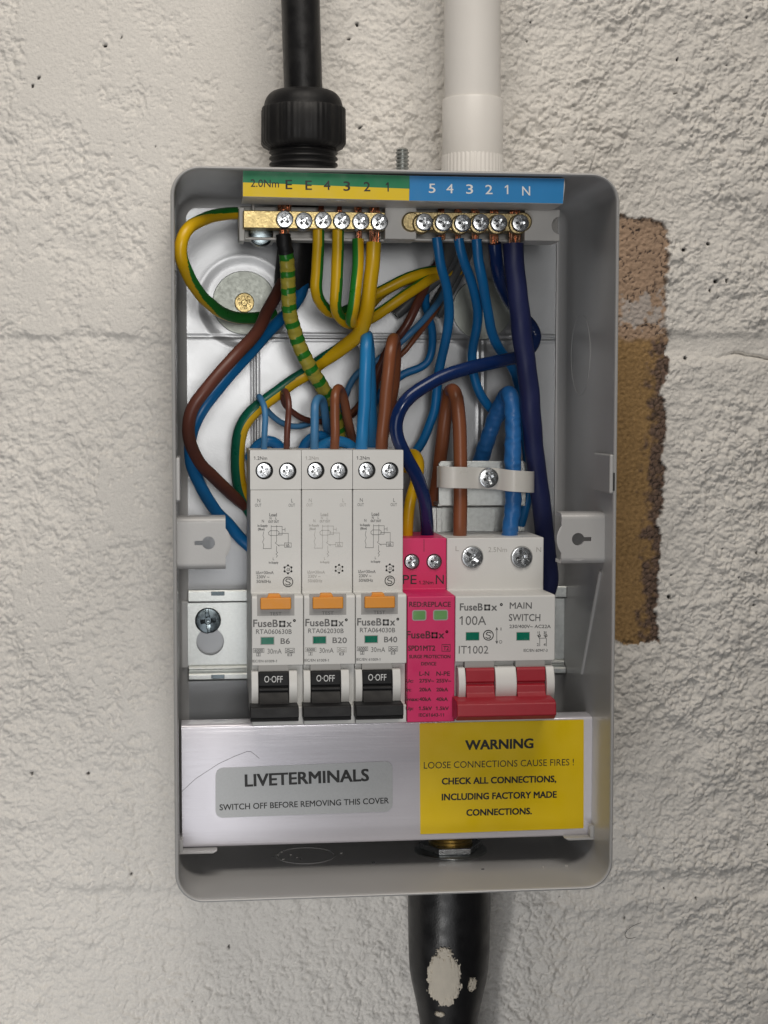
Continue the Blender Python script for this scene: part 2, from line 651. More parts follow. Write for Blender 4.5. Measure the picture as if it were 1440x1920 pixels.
def build_wall():
    st = 0.42
    fx0, fx1, fz0, fz1 = -115.0, 265.0, -375.0, 110.0
    ext = np.array([40, 110, 250, 500, 1000.])
    xs = np.r_[fx0 - ext[::-1], np.arange(fx0, fx1, st), fx1 + ext]
    zs = np.r_[fz0 - ext[::-1], np.arange(fz0, fz1, st), fz1 + ext]
    X, Z = np.meshgrid(xs, zs, indexing='ij')
    wx = X + 1.6 * fbm(3, X, Z, 7, 3)
    wz = Z + 1.6 * fbm(4, X, Z, 7, 3)
    right = sstep(40, 170, X)
    smooth = np.clip(0.60 + 1.05 * fbm(5, X, Z, 40, 3), 0.12, 1.2) * (0.78 + 0.45 * right)
    zj1 = at(1300, 646, 0)[1] + 1.2 * fbm(21, X, Z * 0, 40, 3)
    zj0 = at(150, 632, 0)[1] + 3.0 * fbm(22, X, Z * 0, 34, 4)
    zk0 = at(150, 1672, 0)[1] + 4.0 * fbm(27, X, Z * 0, 34, 4)
    zk1 = at(1250, 1660, 0)[1] + 2.5 * fbm(28, X, Z * 0, 45, 3)
    leftm = sstep(75, 45, X)
    # trowelled, smoother bands under the joints on the left
    band = leftm * (sstep(zj0 + 1, zj0 - 2, Z) * sstep(zj0 - 46, zj0 - 22, Z) + 0.8 * sstep(zk0 + 1, zk0 - 2, Z) * sstep(zk0 - 40, zk0 - 16, Z))
    rough = smooth * (1 - 0.85 * np.clip(band, 0, 1))
    def pebbles(sd, cell):
        f1, f2 = worley(sd, wx, wz, cell)
        return np.clip(1 - (f1 / 0.72) ** 2, -0.6, 1) * (0.75 + 0.5 * lat(sd + 50, X, Z, cell * 2.2))
    peb = np.maximum(pebbles(111, 2.4), 0.85 * pebbles(112, 1.6) + 0.08) + 0.46 * pebbles(113, 1.05)
    peb += 0.55 * fbm(8, X, Z, 4.6, 3)
    level = 0.06 - 0.70 * (rough - 0.62) + 0.30 * fbm(116, X, Z, 9, 3)
    q = peb - level
    q = 0.5 * (q + np.sqrt(q * q + 0.02))                     # paint floods the hollows
    h = 1.1 * fbm(7, X, Z, 60, 3) + 0.5 * fbm(17, X, Z, 16, 2)
    h += 1.45 * q * (0.5 + 0.5 * np.clip(rough, 0, 1.3)) + 0.20 * fbm(117, X, Z, 1.9, 2)
    ridged = 1 - np.clip(np.abs(fbm(6, wx, wz, 14, 3)) * 7, 0, 1)
    h -= 0.30 * ridged * np.clip(0.2 + 1.2 * fbm(9, X, Z, 30, 2), 0, 1)
    # mortar joints: the course above stands a little proud, joint half filled with paint
    h += leftm * ((0.5 + 0.5 * fbm(130, X, Z * 0, 22, 3)) * sstep(zj0 - 3.2, zj0 + 2.2, Z) * 1.5 - 0.25 * np.exp(-((Z - zj0 + 1.2) / 1.0) ** 2) * np.clip(.6 + fbm(120, X, Z * 0, 18, 3), 0, 1.2))
    h += leftm * ((0.5 + 0.6 * fbm(131, X, Z * 0, 22, 3)) * sstep(zk0 - 3.4, zk0 + 2.4, Z) * 1.5 - 0.2 * np.exp(-((Z - zk0 + 1.4) / 1.4) ** 2))
    zk2 = zk0 - 15 + 2.0 * fbm(121, X, Z * 0, 16, 3)
    h += leftm * 0.55 * sstep(zk2 - 0.8, zk2 + 0.6, Z) * np.clip(0.5 + fbm(122, X, Z * 0, 26, 2), 0, 1)
    rm = sstep(120, 150, X)
    q = (Z - zj1) / 5.2
    jt = np.exp(-q ** 4) * rm
    h = h * (1 - 0.6 * jt) - 1.0 * jt * (0.75 + 0.5 * fbm(23, X, Z, 25, 2))
    crack = np.exp(-((Z - zj1 + 4.0 + 1.9 * fbm(24, X, Z * 0, 12, 4)) / 0.6) ** 2) * rm * np.clip(0.55 + 1.2 * fbm(25, X, Z, 30, 2), 0, 1)
    h -= 2.2 * crack
    h += 0.8 * np.exp(-((Z - zj1 - 5.0) / 1.8) ** 2) * rm * np.clip(0.6 + fbm(26, X, Z, 12, 3), 0, 1.3)
    q = (Z - zk1) / 5.0
    jt = np.exp(-q ** 4) * rm
    h = h * (1 - 0.4 * jt) - 1.0 * jt * (0.6 + 0.6 * fbm(128, X, Z, 22, 2))
    h += 0.9 * np.exp(-((Z - zk1 + 6.5) / 3.0) ** 2) * rm * np.clip(0.5 + fbm(129, X, Z, 14, 3), 0, 1.3)
    # brush-smoothed upright band on the left
    xb = at(118, 200, 0)[0]
    h -= 0.3 * np.exp(-((X - xb - 1.2 * fbm(29, X * 0, Z, 50, 2)) / 1.0) ** 2) * (Z > -70) * (Z < 45)
    # --- unpainted patch
    xe = 1253 - 6 * sstep(700, 1200, np.zeros_like(X))
    xr = at(1252, 500, 0)[0] + 1.6 * fbm(31, X * 0, Z, 12, 4) - 2.2 * sstep(-60, -170, Z) * 1.0
    zt = at(1200, 407, 0)[1] + 1.0 * fbm(32, X, Z * 0, 10, 4)
    zb = at(1200, 1206, 0)[1] + 2.0 * fbm(33, X, Z * 0, 8, 4)
    fine = 1.5 * fbm(34, X, Z, 3.4, 4)
    inside = np.minimum(np.minimum(xr - X, zt - Z), Z - zb) + 0.75 * fine + 1.5 * fbm(135, X, Z, 8, 4)
    patch = sstep(-0.25, 0.25, inside) * (X > 110)
    edge = np.clip(xr - X, 0, 99)                      # mm in from the right edge
    zsplit = at(1200, 640, 0)[1] + 2.6 * fbm(35, X, Z, 9, 4)
    lower = sstep(-2.2, 1.2, zsplit - Z)
    c1, c2 = worley(36, X + .6 * fbm(37, X, Z, 4, 2), Z, 2.3)
    grain = fbm(38, X, Z, 1.3, 3)
    ph = 0.35 * np.clip(c2 - c1, 0, .6) + 0.22 * grain
    crumb = sstep(0.25, -0.3, edge / 9.0 - 0.62 + 0.55 * fbm(39, X, Z, 4, 4)) * lower
    h = h * (1 - patch) + patch * (-0.5 + 0.4 * fbm(7, X, Z, 55, 3) + ph * (1 - 0.5 * lower * (1 - crumb)) * 1.3)
    # --- pin holes
    rng = np.random.RandomState(5)
    pit = np.zeros_like(X)
    fixed = [(228, 72), (198, 87), (62, 163), (74, 147), (1330, 457), (1283, 468), (1343, 527), (1362, 527), (1332, 545),
             (247, 1637), (165, 1450), (430, 1777), (1418, 1036), (1412, 1113), (1255, 1120), (60, 1450), (670, 45), (655, 72), (675, 240)]
    spots = [(at(px, py, 0), 0.55 + 0.3 * rng.rand()) for px, py in fixed]
    for _ in range(210):
        x = rng.uniform(-75, 250)
        if x < 130 and rng.rand() < 0.9: continue
        spots.append(((x, rng.uniform(-335, 85)), 0.2 + 0.42 * rng.rand() ** 3))
    for (x, z), r in spots:
        i0, i1 = np.searchsorted(xs, x - 3), np.searchsorted(xs, x + 3)
        j0, j1 = np.searchsorted(zs, z - 3), np.searchsorted(zs, z + 3)
        if i1 <= i0 or j1 <= j0: continue
        sx, sz = X[i0:i1, j0:j1], Z[i0:i1, j0:j1]
        a = rng.rand() * PI
        u, v = (sx - x) * math.cos(a) + (sz - z) * math.sin(a), -(sx - x) * math.sin(a) + (sz - z) * math.cos(a)
        rr = np.hypot(u, v * (1.2 + rng.rand())) + 0.25 * fbm(41, sx, sz, 1.0, 2)
        pit[i0:i1, j0:j1] = np.maximum(pit[i0:i1, j0:j1], sstep(r + 0.25, r - 0.15, rr))
    h -= 1.7 * pit
    # colours: what the surface itself is coloured
    paint = np.stack([0.80 + 0 * X, 0.775 + 0 * X, 0.735 + 0 * X], -1)
    tone = 1 + 0.035 * fbm(42, X, Z, 45, 4)
    paint *= tone[..., None]
    ochre = np.stack([0.34 + 0 * X, 0.212 + 0 * X, 0.088 + 0 * X], -1) * (1 + 0.30 * grain + 0.10 * fbm(43, X, Z, 14, 3))[..., None]
    tan = np.stack([0.43 + 0 * X, 0.30 + 0 * X, 0.21 + 0 * X], -1) * (1 + 0.12 * grain + 0.12 * fbm(44, X, Z, 12, 3))[..., None]
    seam = sstep(0.13, 0.03, c2 - c1 + 0.25 * grain) * sstep(-0.1, 0.35, fbm(45, X, Z, 6, 3) + 0.05)
    tan = tan * (1 - seam[..., None]) + seam[..., None] * np.array([0.05, 0.035, 0.03])
    xc, zc = at(1205, 585, 0)
    white = sstep(0.25, -0.25, np.hypot((X - xc) / 8.5, (Z - zc) / 5.5) - 1 + 1.3 * fbm(46, X, Z, 4, 4))
    tan = tan * (1 - 0.75 * white[..., None]) + 0.75 * white[..., None] * np.array([0.52, 0.49, 0.47])
    dark = np.stack([0.175 + 0 * X, 0.115 + 0 * X, 0.085 + 0 * X], -1) * (1 + 0.35 * grain)[..., None]
    dseam = sstep(0.2, 0.04, c2 - c1)
    dark = dark * (1 - 0.7 * dseam[..., None])
    low = ochre * (1 - crumb[..., None]) + dark * crumb[..., None]
    raw = tan * (1 - lower[..., None]) + low * lower[..., None]
    col = paint * (1 - patch[..., None]) + raw * patch[..., None]
    # dirt holes along the patch border
    bord = sstep(1.5, 0.3, np.abs(inside - 0.5)) * sstep(0.05, 0.3, fbm(47, X, Z, 2.2, 3)) * (X > 110)
    col = col * (1 - 0.6 * bord[..., None]) + 0.6 * bord[..., None] * np.array([0.045, 0.035, 0.03])
    h -= 0.5 * bord
    col = col * (1 - pit[..., None]) + pit[..., None] * np.array([0.03, 0.028, 0.026])
    col = np.clip(col, 0.01, 0.9)
    fade = sstep(0, 25, np.minimum(np.minimum(X - fx0, fx1 - X), np.minimum(Z - fz0, fz1 - Z)))
    h = (h - 1.0) * fade
    hid = sstep(0, 3, np.minimum(np.minimum(X - 1, BW - 1 - X), np.minimum(-1 - Z, Z + BH - 1)))
    h = h * (1 - hid) + hid * (np.minimum(h, 0) - 0.5)
    h = np.minimum(h, 1.6)
    # keep the surface behind the box a little lower so nothing pokes through
    nx, nz = X.shape
    co_ = np.stack([X, -h, Z], -1).reshape(-1, 3) * MM
    me = bpy.data.meshes.new('wall')
    me.vertices.add(nx * nz)
    me.vertices.foreach_set('co', co_.ravel().astype(np.float32))
    i, j = np.meshgrid(np.arange(nx - 1), np.arange(nz - 1), indexing='ij')
    a = (i * nz + j).ravel()
    quads = np.stack([a, a + nz, a + nz + 1, a + 1], -1)
    nq = len(quads)
    me.loops.add(nq * 4)
    me.loops.foreach_set('vertex_index', quads.ravel().astype(np.int32))
    me.polygons.add(nq)
    me.polygons.foreach_set('loop_start', np.arange(0, nq * 4, 4, dtype=np.int32))
    me.update(calc_edges=True)
    at_ = me.attributes.new('paint_colour', 'FLOAT_COLOR', 'POINT')
    rgba = np.concatenate([col.reshape(-1, 3), np.ones((nx * nz, 1))], 1)
    at_.data.foreach_set('color', rgba.ravel().astype(np.float32))
    me.shade_smooth()
    m = bpy.data.materials.new('painted_block_wall')
    m.use_nodes = True
    nt = m.node_tree
    b = nt.nodes['Principled BSDF']
    N, L = nt.nodes.new, nt.links.new
    ca = N('ShaderNodeAttribute')
    ca.attribute_name = 'paint_colour'
    tc = N('ShaderNodeTexCoord')
    n1 = N('ShaderNodeTexNoise')
    n1.inputs['Scale'].default_value = 1500
    n1.inputs['Detail'].default_value = 4
    L(tc.outputs['Object'], n1.inputs['Vector'])
    mx = N('ShaderNodeMix')
    mx.data_type = 'RGBA'
    mx.blend_type = 'MULTIPLY'
    mx.inputs[0].default_value = 1
    mr = N('ShaderNodeMapRange')
    mr.inputs[1].default_value, mr.inputs[2].default_value = 0.3, 0.7
    mr.inputs[3].default_value, mr.inputs[4].default_value = 0.94, 1.05
    L(n1.outputs['Fac'], mr.inputs[0])
    L(ca.outputs['Color'], mx.inputs[6])
    L(mr.outputs[0], mx.inputs[7])
    L(mx.outputs[2], b.inputs['Base Color'])
    b.inputs['Roughness'].default_value = 0.68
    b.inputs['Specular IOR Level'].default_value = 0.35
    n2 = N('ShaderNodeTexNoise')
    n2.inputs['Scale'].default_value = 900
    n2.inputs['Detail'].default_value = 5
    L(tc.outputs['Object'], n2.inputs['Vector'])
    bp = N('ShaderNodeBump')
    bp.inputs['Strength'].default_value = 0.8
    bp.inputs['Distance'].default_value = 0.0005
    L(n2.outputs['Fac'], bp.inputs['Height'])
    L(bp.outputs[0], b.inputs['Normal'])
    me.materials.append(m)
    o = bpy.data.objects.new('wall', me)
    COL.objects.link(o)
    tag(o, 'white painted rough block wall with an unpainted brown patch right of the box', 'wall', None, 'structure')


build_wall()

# ================================================================== the box
box_ = thing('enclosure', 'open grey metal box without its cover, mounted on the white block wall', 'electrical box', (0, -BH, 0))


def loop(off, r, n=10):
    x0, x1, z0, z1 = off, BW - off, -BH + off, -off
    r = max(0.6, r)
    out = []
    for cx, cz, a in ((x1 - r, z1 - r, 0), (x0 + r, z1 - r, PI / 2), (x0 + r, z0 + r, PI), (x1 - r, z0 + r, 3 * PI / 2)):
        for i in range(n + 1):
            t = a + PI / 2 * i / n
            out.append((cx + r * math.cos(t), cz + r * math.sin(t)))
    return out


sh = MB()
RC = 9.6
prof = [(0, 0.4), (0, 73.2), (0.12, 74.2), (0.42, 74.85), (0.75, 75), (1.08, 74.8), (1.28, 74.3), (1.3, 73.4)]
prof += [(1.3, 40), (1.3, 6)]
prof += [(1.3 + 3.4 * (1 - math.cos(t)), 2.0 + 4.0 * (1 - math.sin(t))) for t in np.linspace(0, PI / 2, 7)[1:]] + [(5.0, 0.8)]
vs, fs = [], []
for off, d in prof:
    vs += [(x, z, d) for x, z in loop(off, RC - off)]
n = len(loop(0, 5))
for i in range(len(prof) - 1):
    for j in range(n):
        fs.append((i * n + j, i * n + (j + 1) % n, (i + 1) * n + (j + 1) % n, (i + 1) * n + j))
fs.append(tuple((len(prof) - 1) * n + j for j in range(n)))
fs.append(tuple(range(n)))
sh.add(vs, fs, M['box'])
sh.build('shell', box_, angle=50)

# pressed back panel (height field)
ZG = at(700, 633, 2)[1]
XGL, XGR = at(478, 720, 2)[0], at(902, 720, 2)[0]
WL, WR = at(458, 568, 2), at(903, 580, 2)
gx = np.arange(4.6, BW - 4.5, 0.6)
gz = np.arange(-BH + 4.6, -4.5, 0.6)
GX, GZ = np.meshgrid(gx, gz, indexing='ij')
hh = 2.08 + 0 * GX
for off in (-0.75, 0.75):
    hh += 0.22 * np.exp(-((GZ - ZG + off) / 0.45) ** 2) * sstep(20, 26, GX)
hh -= 0.25 * np.exp(-((GZ - ZG) / 0.4) ** 2)
for xg in (XGL, XGR):
    below = sstep(ZG, ZG - 1.5, GZ)
    hh += below * 0.22 * (np.exp(-((GX - xg + .8) / 0.45) ** 2) + np.exp(-((GX - xg - .8) / 0.45) ** 2))
    hh -= below * 0.25 * np.exp(-((GX - xg) / 0.4) ** 2)
for (cx, cz), rad in ((WL, 15.2), (WR, 14.0)):
    q = np.hypot(GX - cx, GZ - cz)
    hh -= 0.40 * sstep(rad + 2.2, rad - 2.2, q) - 0.05 * np.exp(-((q - rad - 2.0) / 0.8) ** 2)
hh += 0.05 * fbm(61, GX, GZ, 26, 2) + 0.006 * fbm(62, GX, GZ, 8, 2)
hh = np.maximum(hh, 1.2)
bp_ = MB()
nx_, nz_ = GX.shape
bp_.add(np.stack([GX, GZ, hh], -1).reshape(-1, 3).tolist(),
        [(i * nz_ + j, (i + 1) * nz_ + j, (i + 1) * nz_ + j + 1, i * nz_ + j + 1) for i in range(nx_ - 1) for j in range(nz_ - 1)], M['panel'])
bp_.build('back_panel', box_, angle=80)

# raised pad behind the rail's left end
MB().pbox(339.5, 1127, 360, 1253, 2.1, 4.2, M['box']).build('rail_pad', box_, 0.5)


# cover lugs on the two side walls, each with a keyhole
def lug(x0, x1, ytop, ybot, hole, slot_dir, wall_x):
    d1 = 64.0
    zt, zb = at(400, ytop, d1)[1], at(400, ybot, d1)[1]
    mb = MB()
    hx, hz = hole
    k = []
    R1, R2, ln = 2.15, 0.72, 4.4
    a0 = math.asin(R2 / R1)
    for i in range(25):
        a = a0 + (TAU - 2 * a0) * i / 24
        k.append((hx + slot_dir * R1 * math.cos(a), hz + R1 * math.sin(a)))
    for i in range(9):
        a = -PI / 2 + PI * i / 8
        k.append((hx + slot_dir * (ln + R2 * math.cos(a)), hz + R2 * math.sin(a)))
    fl = 2.0
    plate(mb, rrect(x0, x1, zb + fl, zt - fl, 0.15, 2), [k], d1 - 1.2, d1, M['box'])
    # rolled top and bottom flanges
    for sgn, zz in ((1, zt), (-1, zb)):
        pr = [(d1 - 1.2 + 1.2 * 0, zz - sgn * fl)]
        arc = [(d1 - fl + fl * math.cos(t), zz - sgn * fl + sgn * fl * math.sin(t)) for t in np.linspace(0, PI / 2, 7)]
        inn = [(d1 - fl + (fl - 1.2) * math.cos(t), zz - sgn * fl + sgn * (fl - 1.2) * math.sin(t)) for t in np.linspace(PI / 2, 0, 7)]
        poly = arc + [(d1 - 9, zz), (d1 - 9, zz - sgn * 1.2)] + inn
        mb.prism_x(poly, x0, x1, M['box'])
    # pressed rim around the keyhole
    mb.torus(Vector((hx, hz, d1 - 0.1)), Vector((1, 0, 0)), Vector((0, 1, 0)), 6.0, 1.4, M['box'], 40, 10, 0.05)
    return mb


xl = at(423, 1020, 64)[0]
lug(1.2, xl, 969, 1068, at(391, 1018, 64), -1, 0).build('cover_lug', box_, angle=40)
xr0, xr1 = at(1053, 1010, 64)[0], BW - 1.2
lug(xr0, xr1, 966, 1064, at(1084, 1011, 64), 1, 0).build('cover_lug', box_, angle=40)

# pressed latch slots in the side rims
for xs_, yy in ((1.2, (857, 938)), (BW - 2.6, (853, 928))):
    z1, z0 = at(740, yy[0], 75)[1], at(740, yy[1], 75)[1]
    MB().prism_d([(xs_, z0), (xs_ + 1.4, z0), (xs_ + 1.4, z1), (xs_, z1)], 52, 74.6, M['box']).build('latch_slot', box_, 0.6, 3)
z1, z0 = at(740, 888, 75)[1], at(740, 922, 75)[1]
MB().box(BW - 1.32, BW - 0.95, z0, z1, 60, 75.02, M['hole_shade']).build('slot_gap_shade', box_)  # solid dark strip drawn as the shade of the gap

# knock-out rings pressed in the walls
za, da = hit_x(1090, 665, BW - 1.3)
MB().torus(Vector((BW - 1.3, za, 27)), Vector((0, 1, 0)), Vector((0, 0, 1)), 14.5, 0.17, M['box'], 56, 6).build('knockout_ring', box_)
xa, da = hit_z(570, 1592, -BH + 1.3)
MB().torus(Vector((xa, -BH + 1.3, 27)), Vector((1, 0, 0)), Vector((0, 0, 1)), 10.4, 0.3, M['box'], 56, 6).build('knockout_ring', box_)

# slanted brace on the right wall, ledges the lower cover sits on
z_a, d_a = hit_x(1126, 1072, BW - 1.6)
z_b, d_b = hit_x(1091, 1262, BW - 1.6)
MB().tube([Vector((BW - 1.5, z_a, d_a)), Vector((BW - 1.5, (z_a + z_b) / 2, (d_a + d_b) / 2)), Vector((BW - 1.5, z_b, d_b))], 0.75, M['box'], 10).build('brace', box_)
zl = at(370, 1592, 50)[1]
lx1 = at(408, 1592, 52)[0]
MB().prism_d([(1.25, zl - 0.9), (lx1 - 1.5, zl - 0.9), (lx1, zl), (1.25, zl)], 38, 53, M['box']).box(1.25, 2.5, zl, zl + 4.2, 44, 53, M['box']).build('cover_ledge', box_, 0.2)
zr = at(1100, 1566, 50)[1]
rx0 = at(1057, 1566, 52)[0]
MB().prism_d([(rx0, zr), (rx0 + 1.5, zr - 0.9), (BW - 1.25, zr - 0.9), (BW - 1.25, zr)], 38, 53, M['box']).box(BW - 2.6, BW - 1.25, zr, zr + 4.2, 44, 53, M['box']).build('cover_ledge', box_, 0.2)
# small latch catch in the top left corner
MB().pbox(397, 322, 450, 338, 40, 52, M['box']).build('top_catch', box_, 0.5)


# ================================================================== washers and fixing screws on the back panel
def washer(cx, cz, r, screw, label):
    t = thing('washer', label, 'washer', (cx, cz, 1.4), 'round washers on the back panel')
    mb = MB()
    plate(mb, circle(cx, cz, r, 56), [], 1.5, 3.0, M['dull_zinc'], 0.2)
    mb.build('disc', t)
    if screw:
        s_ = MB()
        screw_head(s_, cx, cz, 3.2, 3.6, M['brass'], 0.25, 0.9, False, True, 0.4)
        s_.build('screw', t)
    return t


washer(*WL, 11.6, True, 'round zinc washer held by a brass screw, inside the green wire loop')
washer(*WR, 11.2, False, 'plain round zinc washer behind the blue wires at right')

# ================================================================== DIN rail
zt_, zb_ = at(400, 1106, 9)[1], at(400, 1277, 9)[1]
rx_0, rx_1 = at(352, 1190, 9)[0], at(1062, 1190, 9)[0]
rail = thing('mounting_rail', 'galvanised steel rail across the box behind the breakers', 'mounting rail', (rx_0, zb_, 2))
mb = MB()
zw1, zw0 = at(400, 1129, 5)[1], at(400, 1246, 5)[1]
hx, hz = at(394, 1203, 5)
sx_, sz_ = at(390, 1163, 5)
hole = []
for i in range(29):
    a = math.radians(125) + math.radians(290) * i / 28
    hole.append((hx + 5.1 * math.cos(a), hz + 5.1 * math.sin(a)))
hole += [(sx_ + 3.0, sz_ + 0.5), (sx_ - 3.0, sz_ + 0.5)]
plate(mb, rrect(rx_0, rx_1, zw0, zw1, 0.3, 2), [hole], 4.2, 5.2, M['zinc'])
mb.prism_x([(4.2, zw1), (5.2, zw1), (8.6, zw1 + 0.2), (9.0, zw1 + 0.8), (9.0, zt_ - 0.6), (8.6, zt_), (8.0, zt_), (8.0, zw1 + 1.2), (4.2, zw1 + 1)], rx_0 + 0.2, rx_1, M['zinc'])
mb.prism_x([(4.2, zw0), (5.2, zw0), (6.2, zw0 - 0.4), (6.6, zw0 - 1.2), (6.2, zw0 - 2.0), (8.6, zw0 - 2.6), (9.0, zw0 - 3.2), (9.0, zb_ + 0.6), (8.6, zb_), (8.0, zb_), (8.0, zw0 - 3.4), (4.2, zw0 - 1.2)], rx_0 + 0.2, rx_1, M['zinc'])
rail_body = mb.build('rail_profile', rail, 0.2)
for yy, s_ in ((1113, 1), (1269, -1)):
    x0, z0 = at(396, yy, 9)
    x1, _ = at(421, yy, 9)
    MB().box(x0, x1, z0 - 0.75, z0 + 0.75, 7.5, 9.25, M['dark_screw']).build('notch', rail, 0.15)  # dark raised block in place of the shade in a cut-out
s_ = MB()
screw_head(s_, sx_, sz_, 5.4, 4.75, M['dark_screw'], 0.12, 1.6, True, True, 0.3, pozi=False)
s_.build('screw', rail)

# ================================================================== earth and neutral terminal carrier
tc_ = thing('terminal_carrier', 'grey plastic holder with a green, yellow and blue numbered strip along the top', 'terminal holder', (*at(445, 455, 40), 20))
mb = MB()
mb.pbox(446, 386, 1046, 455, 38, 43, M['bar_plastic'])
mb.pbox(448, 388, 459, 452, 42, 52, M['bar_plastic'])
mb.pbox(448, 444, 722, 453, 42, 50, M['bar_plastic'])
mb.pbox(722, 388, 781, 449, 42, 55, M['bar_plastic'])
mb.pbox(770, 446, 1046, 455, 42, 47, M['bar_plastic'])
mb.pbox(472, 376, 478, 396, 42, 50, M['bar_plastic'])
x0, z1 = at(984, 392, 55)
x1, z0 = at(1050, 452, 55)
cz_ = (z0 + z1) / 2
notch = [(x1 - 0.1 + 0.0 - 2.6 * math.sin(t), cz_ + 2.8 * math.cos(t)) for t in np.linspace(0, PI, 15)]
mb.prism_d([(x0, z0), (x1, z0)] + notch[::-1] + [(x1, z1), (x0, z1)], 40, 55, M['bar_plastic'])
# arms down to the back panel
mb.pbox(480, 400, 520, 440, 3, 40, M['bar_plastic'])
mb.pbox(1000, 400, 1030, 440, 3, 40, M['bar_plastic'])
mb.build('holder_body', tc_, 0.35)
# numbered strip
ls = MB()
SD = 73.0
q = lambda pts, d0, d1, mat: ls.prism_d([at(*p, d1) for p in pts][::-1], d0, d1, mat)
q([(455, 319), (770, 329), (1059, 334), (1060, 346), (1056, 383), (768, 377), (455, 369)], 55, SD, M['bar_plastic'])
strip = ls.build('label_strip', tc_, 0.3)
f = MB()
f.quad([(455.5, 320), (768, 329.5), (768, 354), (455.5, 342)][::-1], SD + .05, M['strip_green'])
f.quad([(455.5, 342), (768, 354), (767, 376), (455.5, 368)][::-1], SD + .05, M['strip_yellow'])
f.quad([(768, 329.5), (1058, 335), (1059, 346), (1055.5, 381.5), (767, 376)][::-1][:0] or [(768, 329.5), (1058, 335), (1055.5, 381.5), (767, 376)][::-1], SD + .05, M['strip_blue'])
f.build('colour_bands', strip)
t = MB()
mark(t, '2.0Nm', 470, 523, 350, 13.8, SD, M['ink'], 0.005, 351.5, lift=.1)
for ch, a, b, y in (('E', 535.5, 548, 354.5), ('E', 572.7, 585, 355.8), ('4', 607, 619.6, 356), ('3', 644, 656.7, 357.5), ('2', 682, 694.5, 358.5), ('1', 723.5, 729, 359)):
    mark(t, ch, a, b, y, 17, SD, M['ink'], 0.012, lift=.1)
for ch, a, b, y in (('5', 804, 816.5, 361.6), ('4', 837, 850, 362.3), ('3', 874, 887, 363.2), ('2', 910, 923.5, 364), ('1', 946.5, 953, 364), ('N', 979, 994, 366.6)):
    mark(t, ch, a, b, y, 17, SD, M['ink_white'], 0.006, lift=.1)
t.build('numbers', strip)
s_ = MB()
cx_, cz_ = at(490, 437, 50)
screw_head(s_, cx_, cz_, 47, 4.1, M['dark_screw'], 0.6, 2.2, False, False, 4, pozi=False)
s_.build('mounting_screw', tc_)


def terminal_bar(name, label, x0p, y0p, x1p, y1p, screws, rounded, r, rots):
    t = thing(name, label, 'terminal bar', (*at(x0p, y1p, 57), 49), 'brass terminal bars')
    b = MB()
    bm_ = M['brass_dull'] if rounded else M['brass']
    b.pbox(x0p, y0p, x1p, y1p, 49, 57, bm_)
    if rounded:
        for px in (x0p - 0, x1p - 4):
            cx, cz = at(px, (y0p + y1p) / 2, 57)
            b.lathe([(49.5, 3.3), (56.6, 3.3), (57.2, 3.0)], cx, cz, bm_, 32, axis='d')
        for (px, py) in screws:
            cx, cz = at(px - 4, py + 3, 58)
            b.lathe([(55, 3.35), (57.5, 3.35), (58.0, 3.0)], cx, cz, bm_, 32, axis='d')
    b.build('bar', t, 0.3)
    for (px, py), ro in zip(screws, rots):
        s_ = MB()
        cx, cz = at(px, py, 60)
        screw_head(s_, cx, cz, 59.6, r, M['chrome'], ro, 1.0, True, True, 6)
        s_.build('screw', t)
    return t


terminal_bar('earth_bar', 'plain brass bar with six screws under the green and yellow strip', 456, 394, 722, 431,
             [(534, 411), (570, 414), (606, 413), (641, 414), (677, 415), (712, 416)], False, 2.85, [-0.8, 0.75, -0.75, -0.7, 0.8, -0.75])
terminal_bar('neutral_bar', 'brass bar with round ends and six screws under the blue strip', 772, 397, 984, 434,
             [(796, 416), (832, 417), (868, 418), (902, 417), (936, 418), (976, 418)], True, 2.85, [1.45, 1.5, 0.1, 1.2, 1.0, 0.05])

# ================================================================== miniature breakers
UD, ND = 54.0, 64.0
PITCH = (at(662.6, 900, UD)[0] - at(470, 900, UD)[0]) / 2
X0 = at(470, 1000, UD)[0] - 0.1
XW = PITCH - 0.18
zq = lambda y, d, px=520: at(px, y, d)[1]
ZT, ZU, ZN, ZB = zq(844, UD), zq(1112, UD), zq(1117, ND), zq(1360, ND)
ZTG0, ZTG1 = zq(1248, ND), zq(1326, ND)
ZSEAM = zq(918.7, UD)


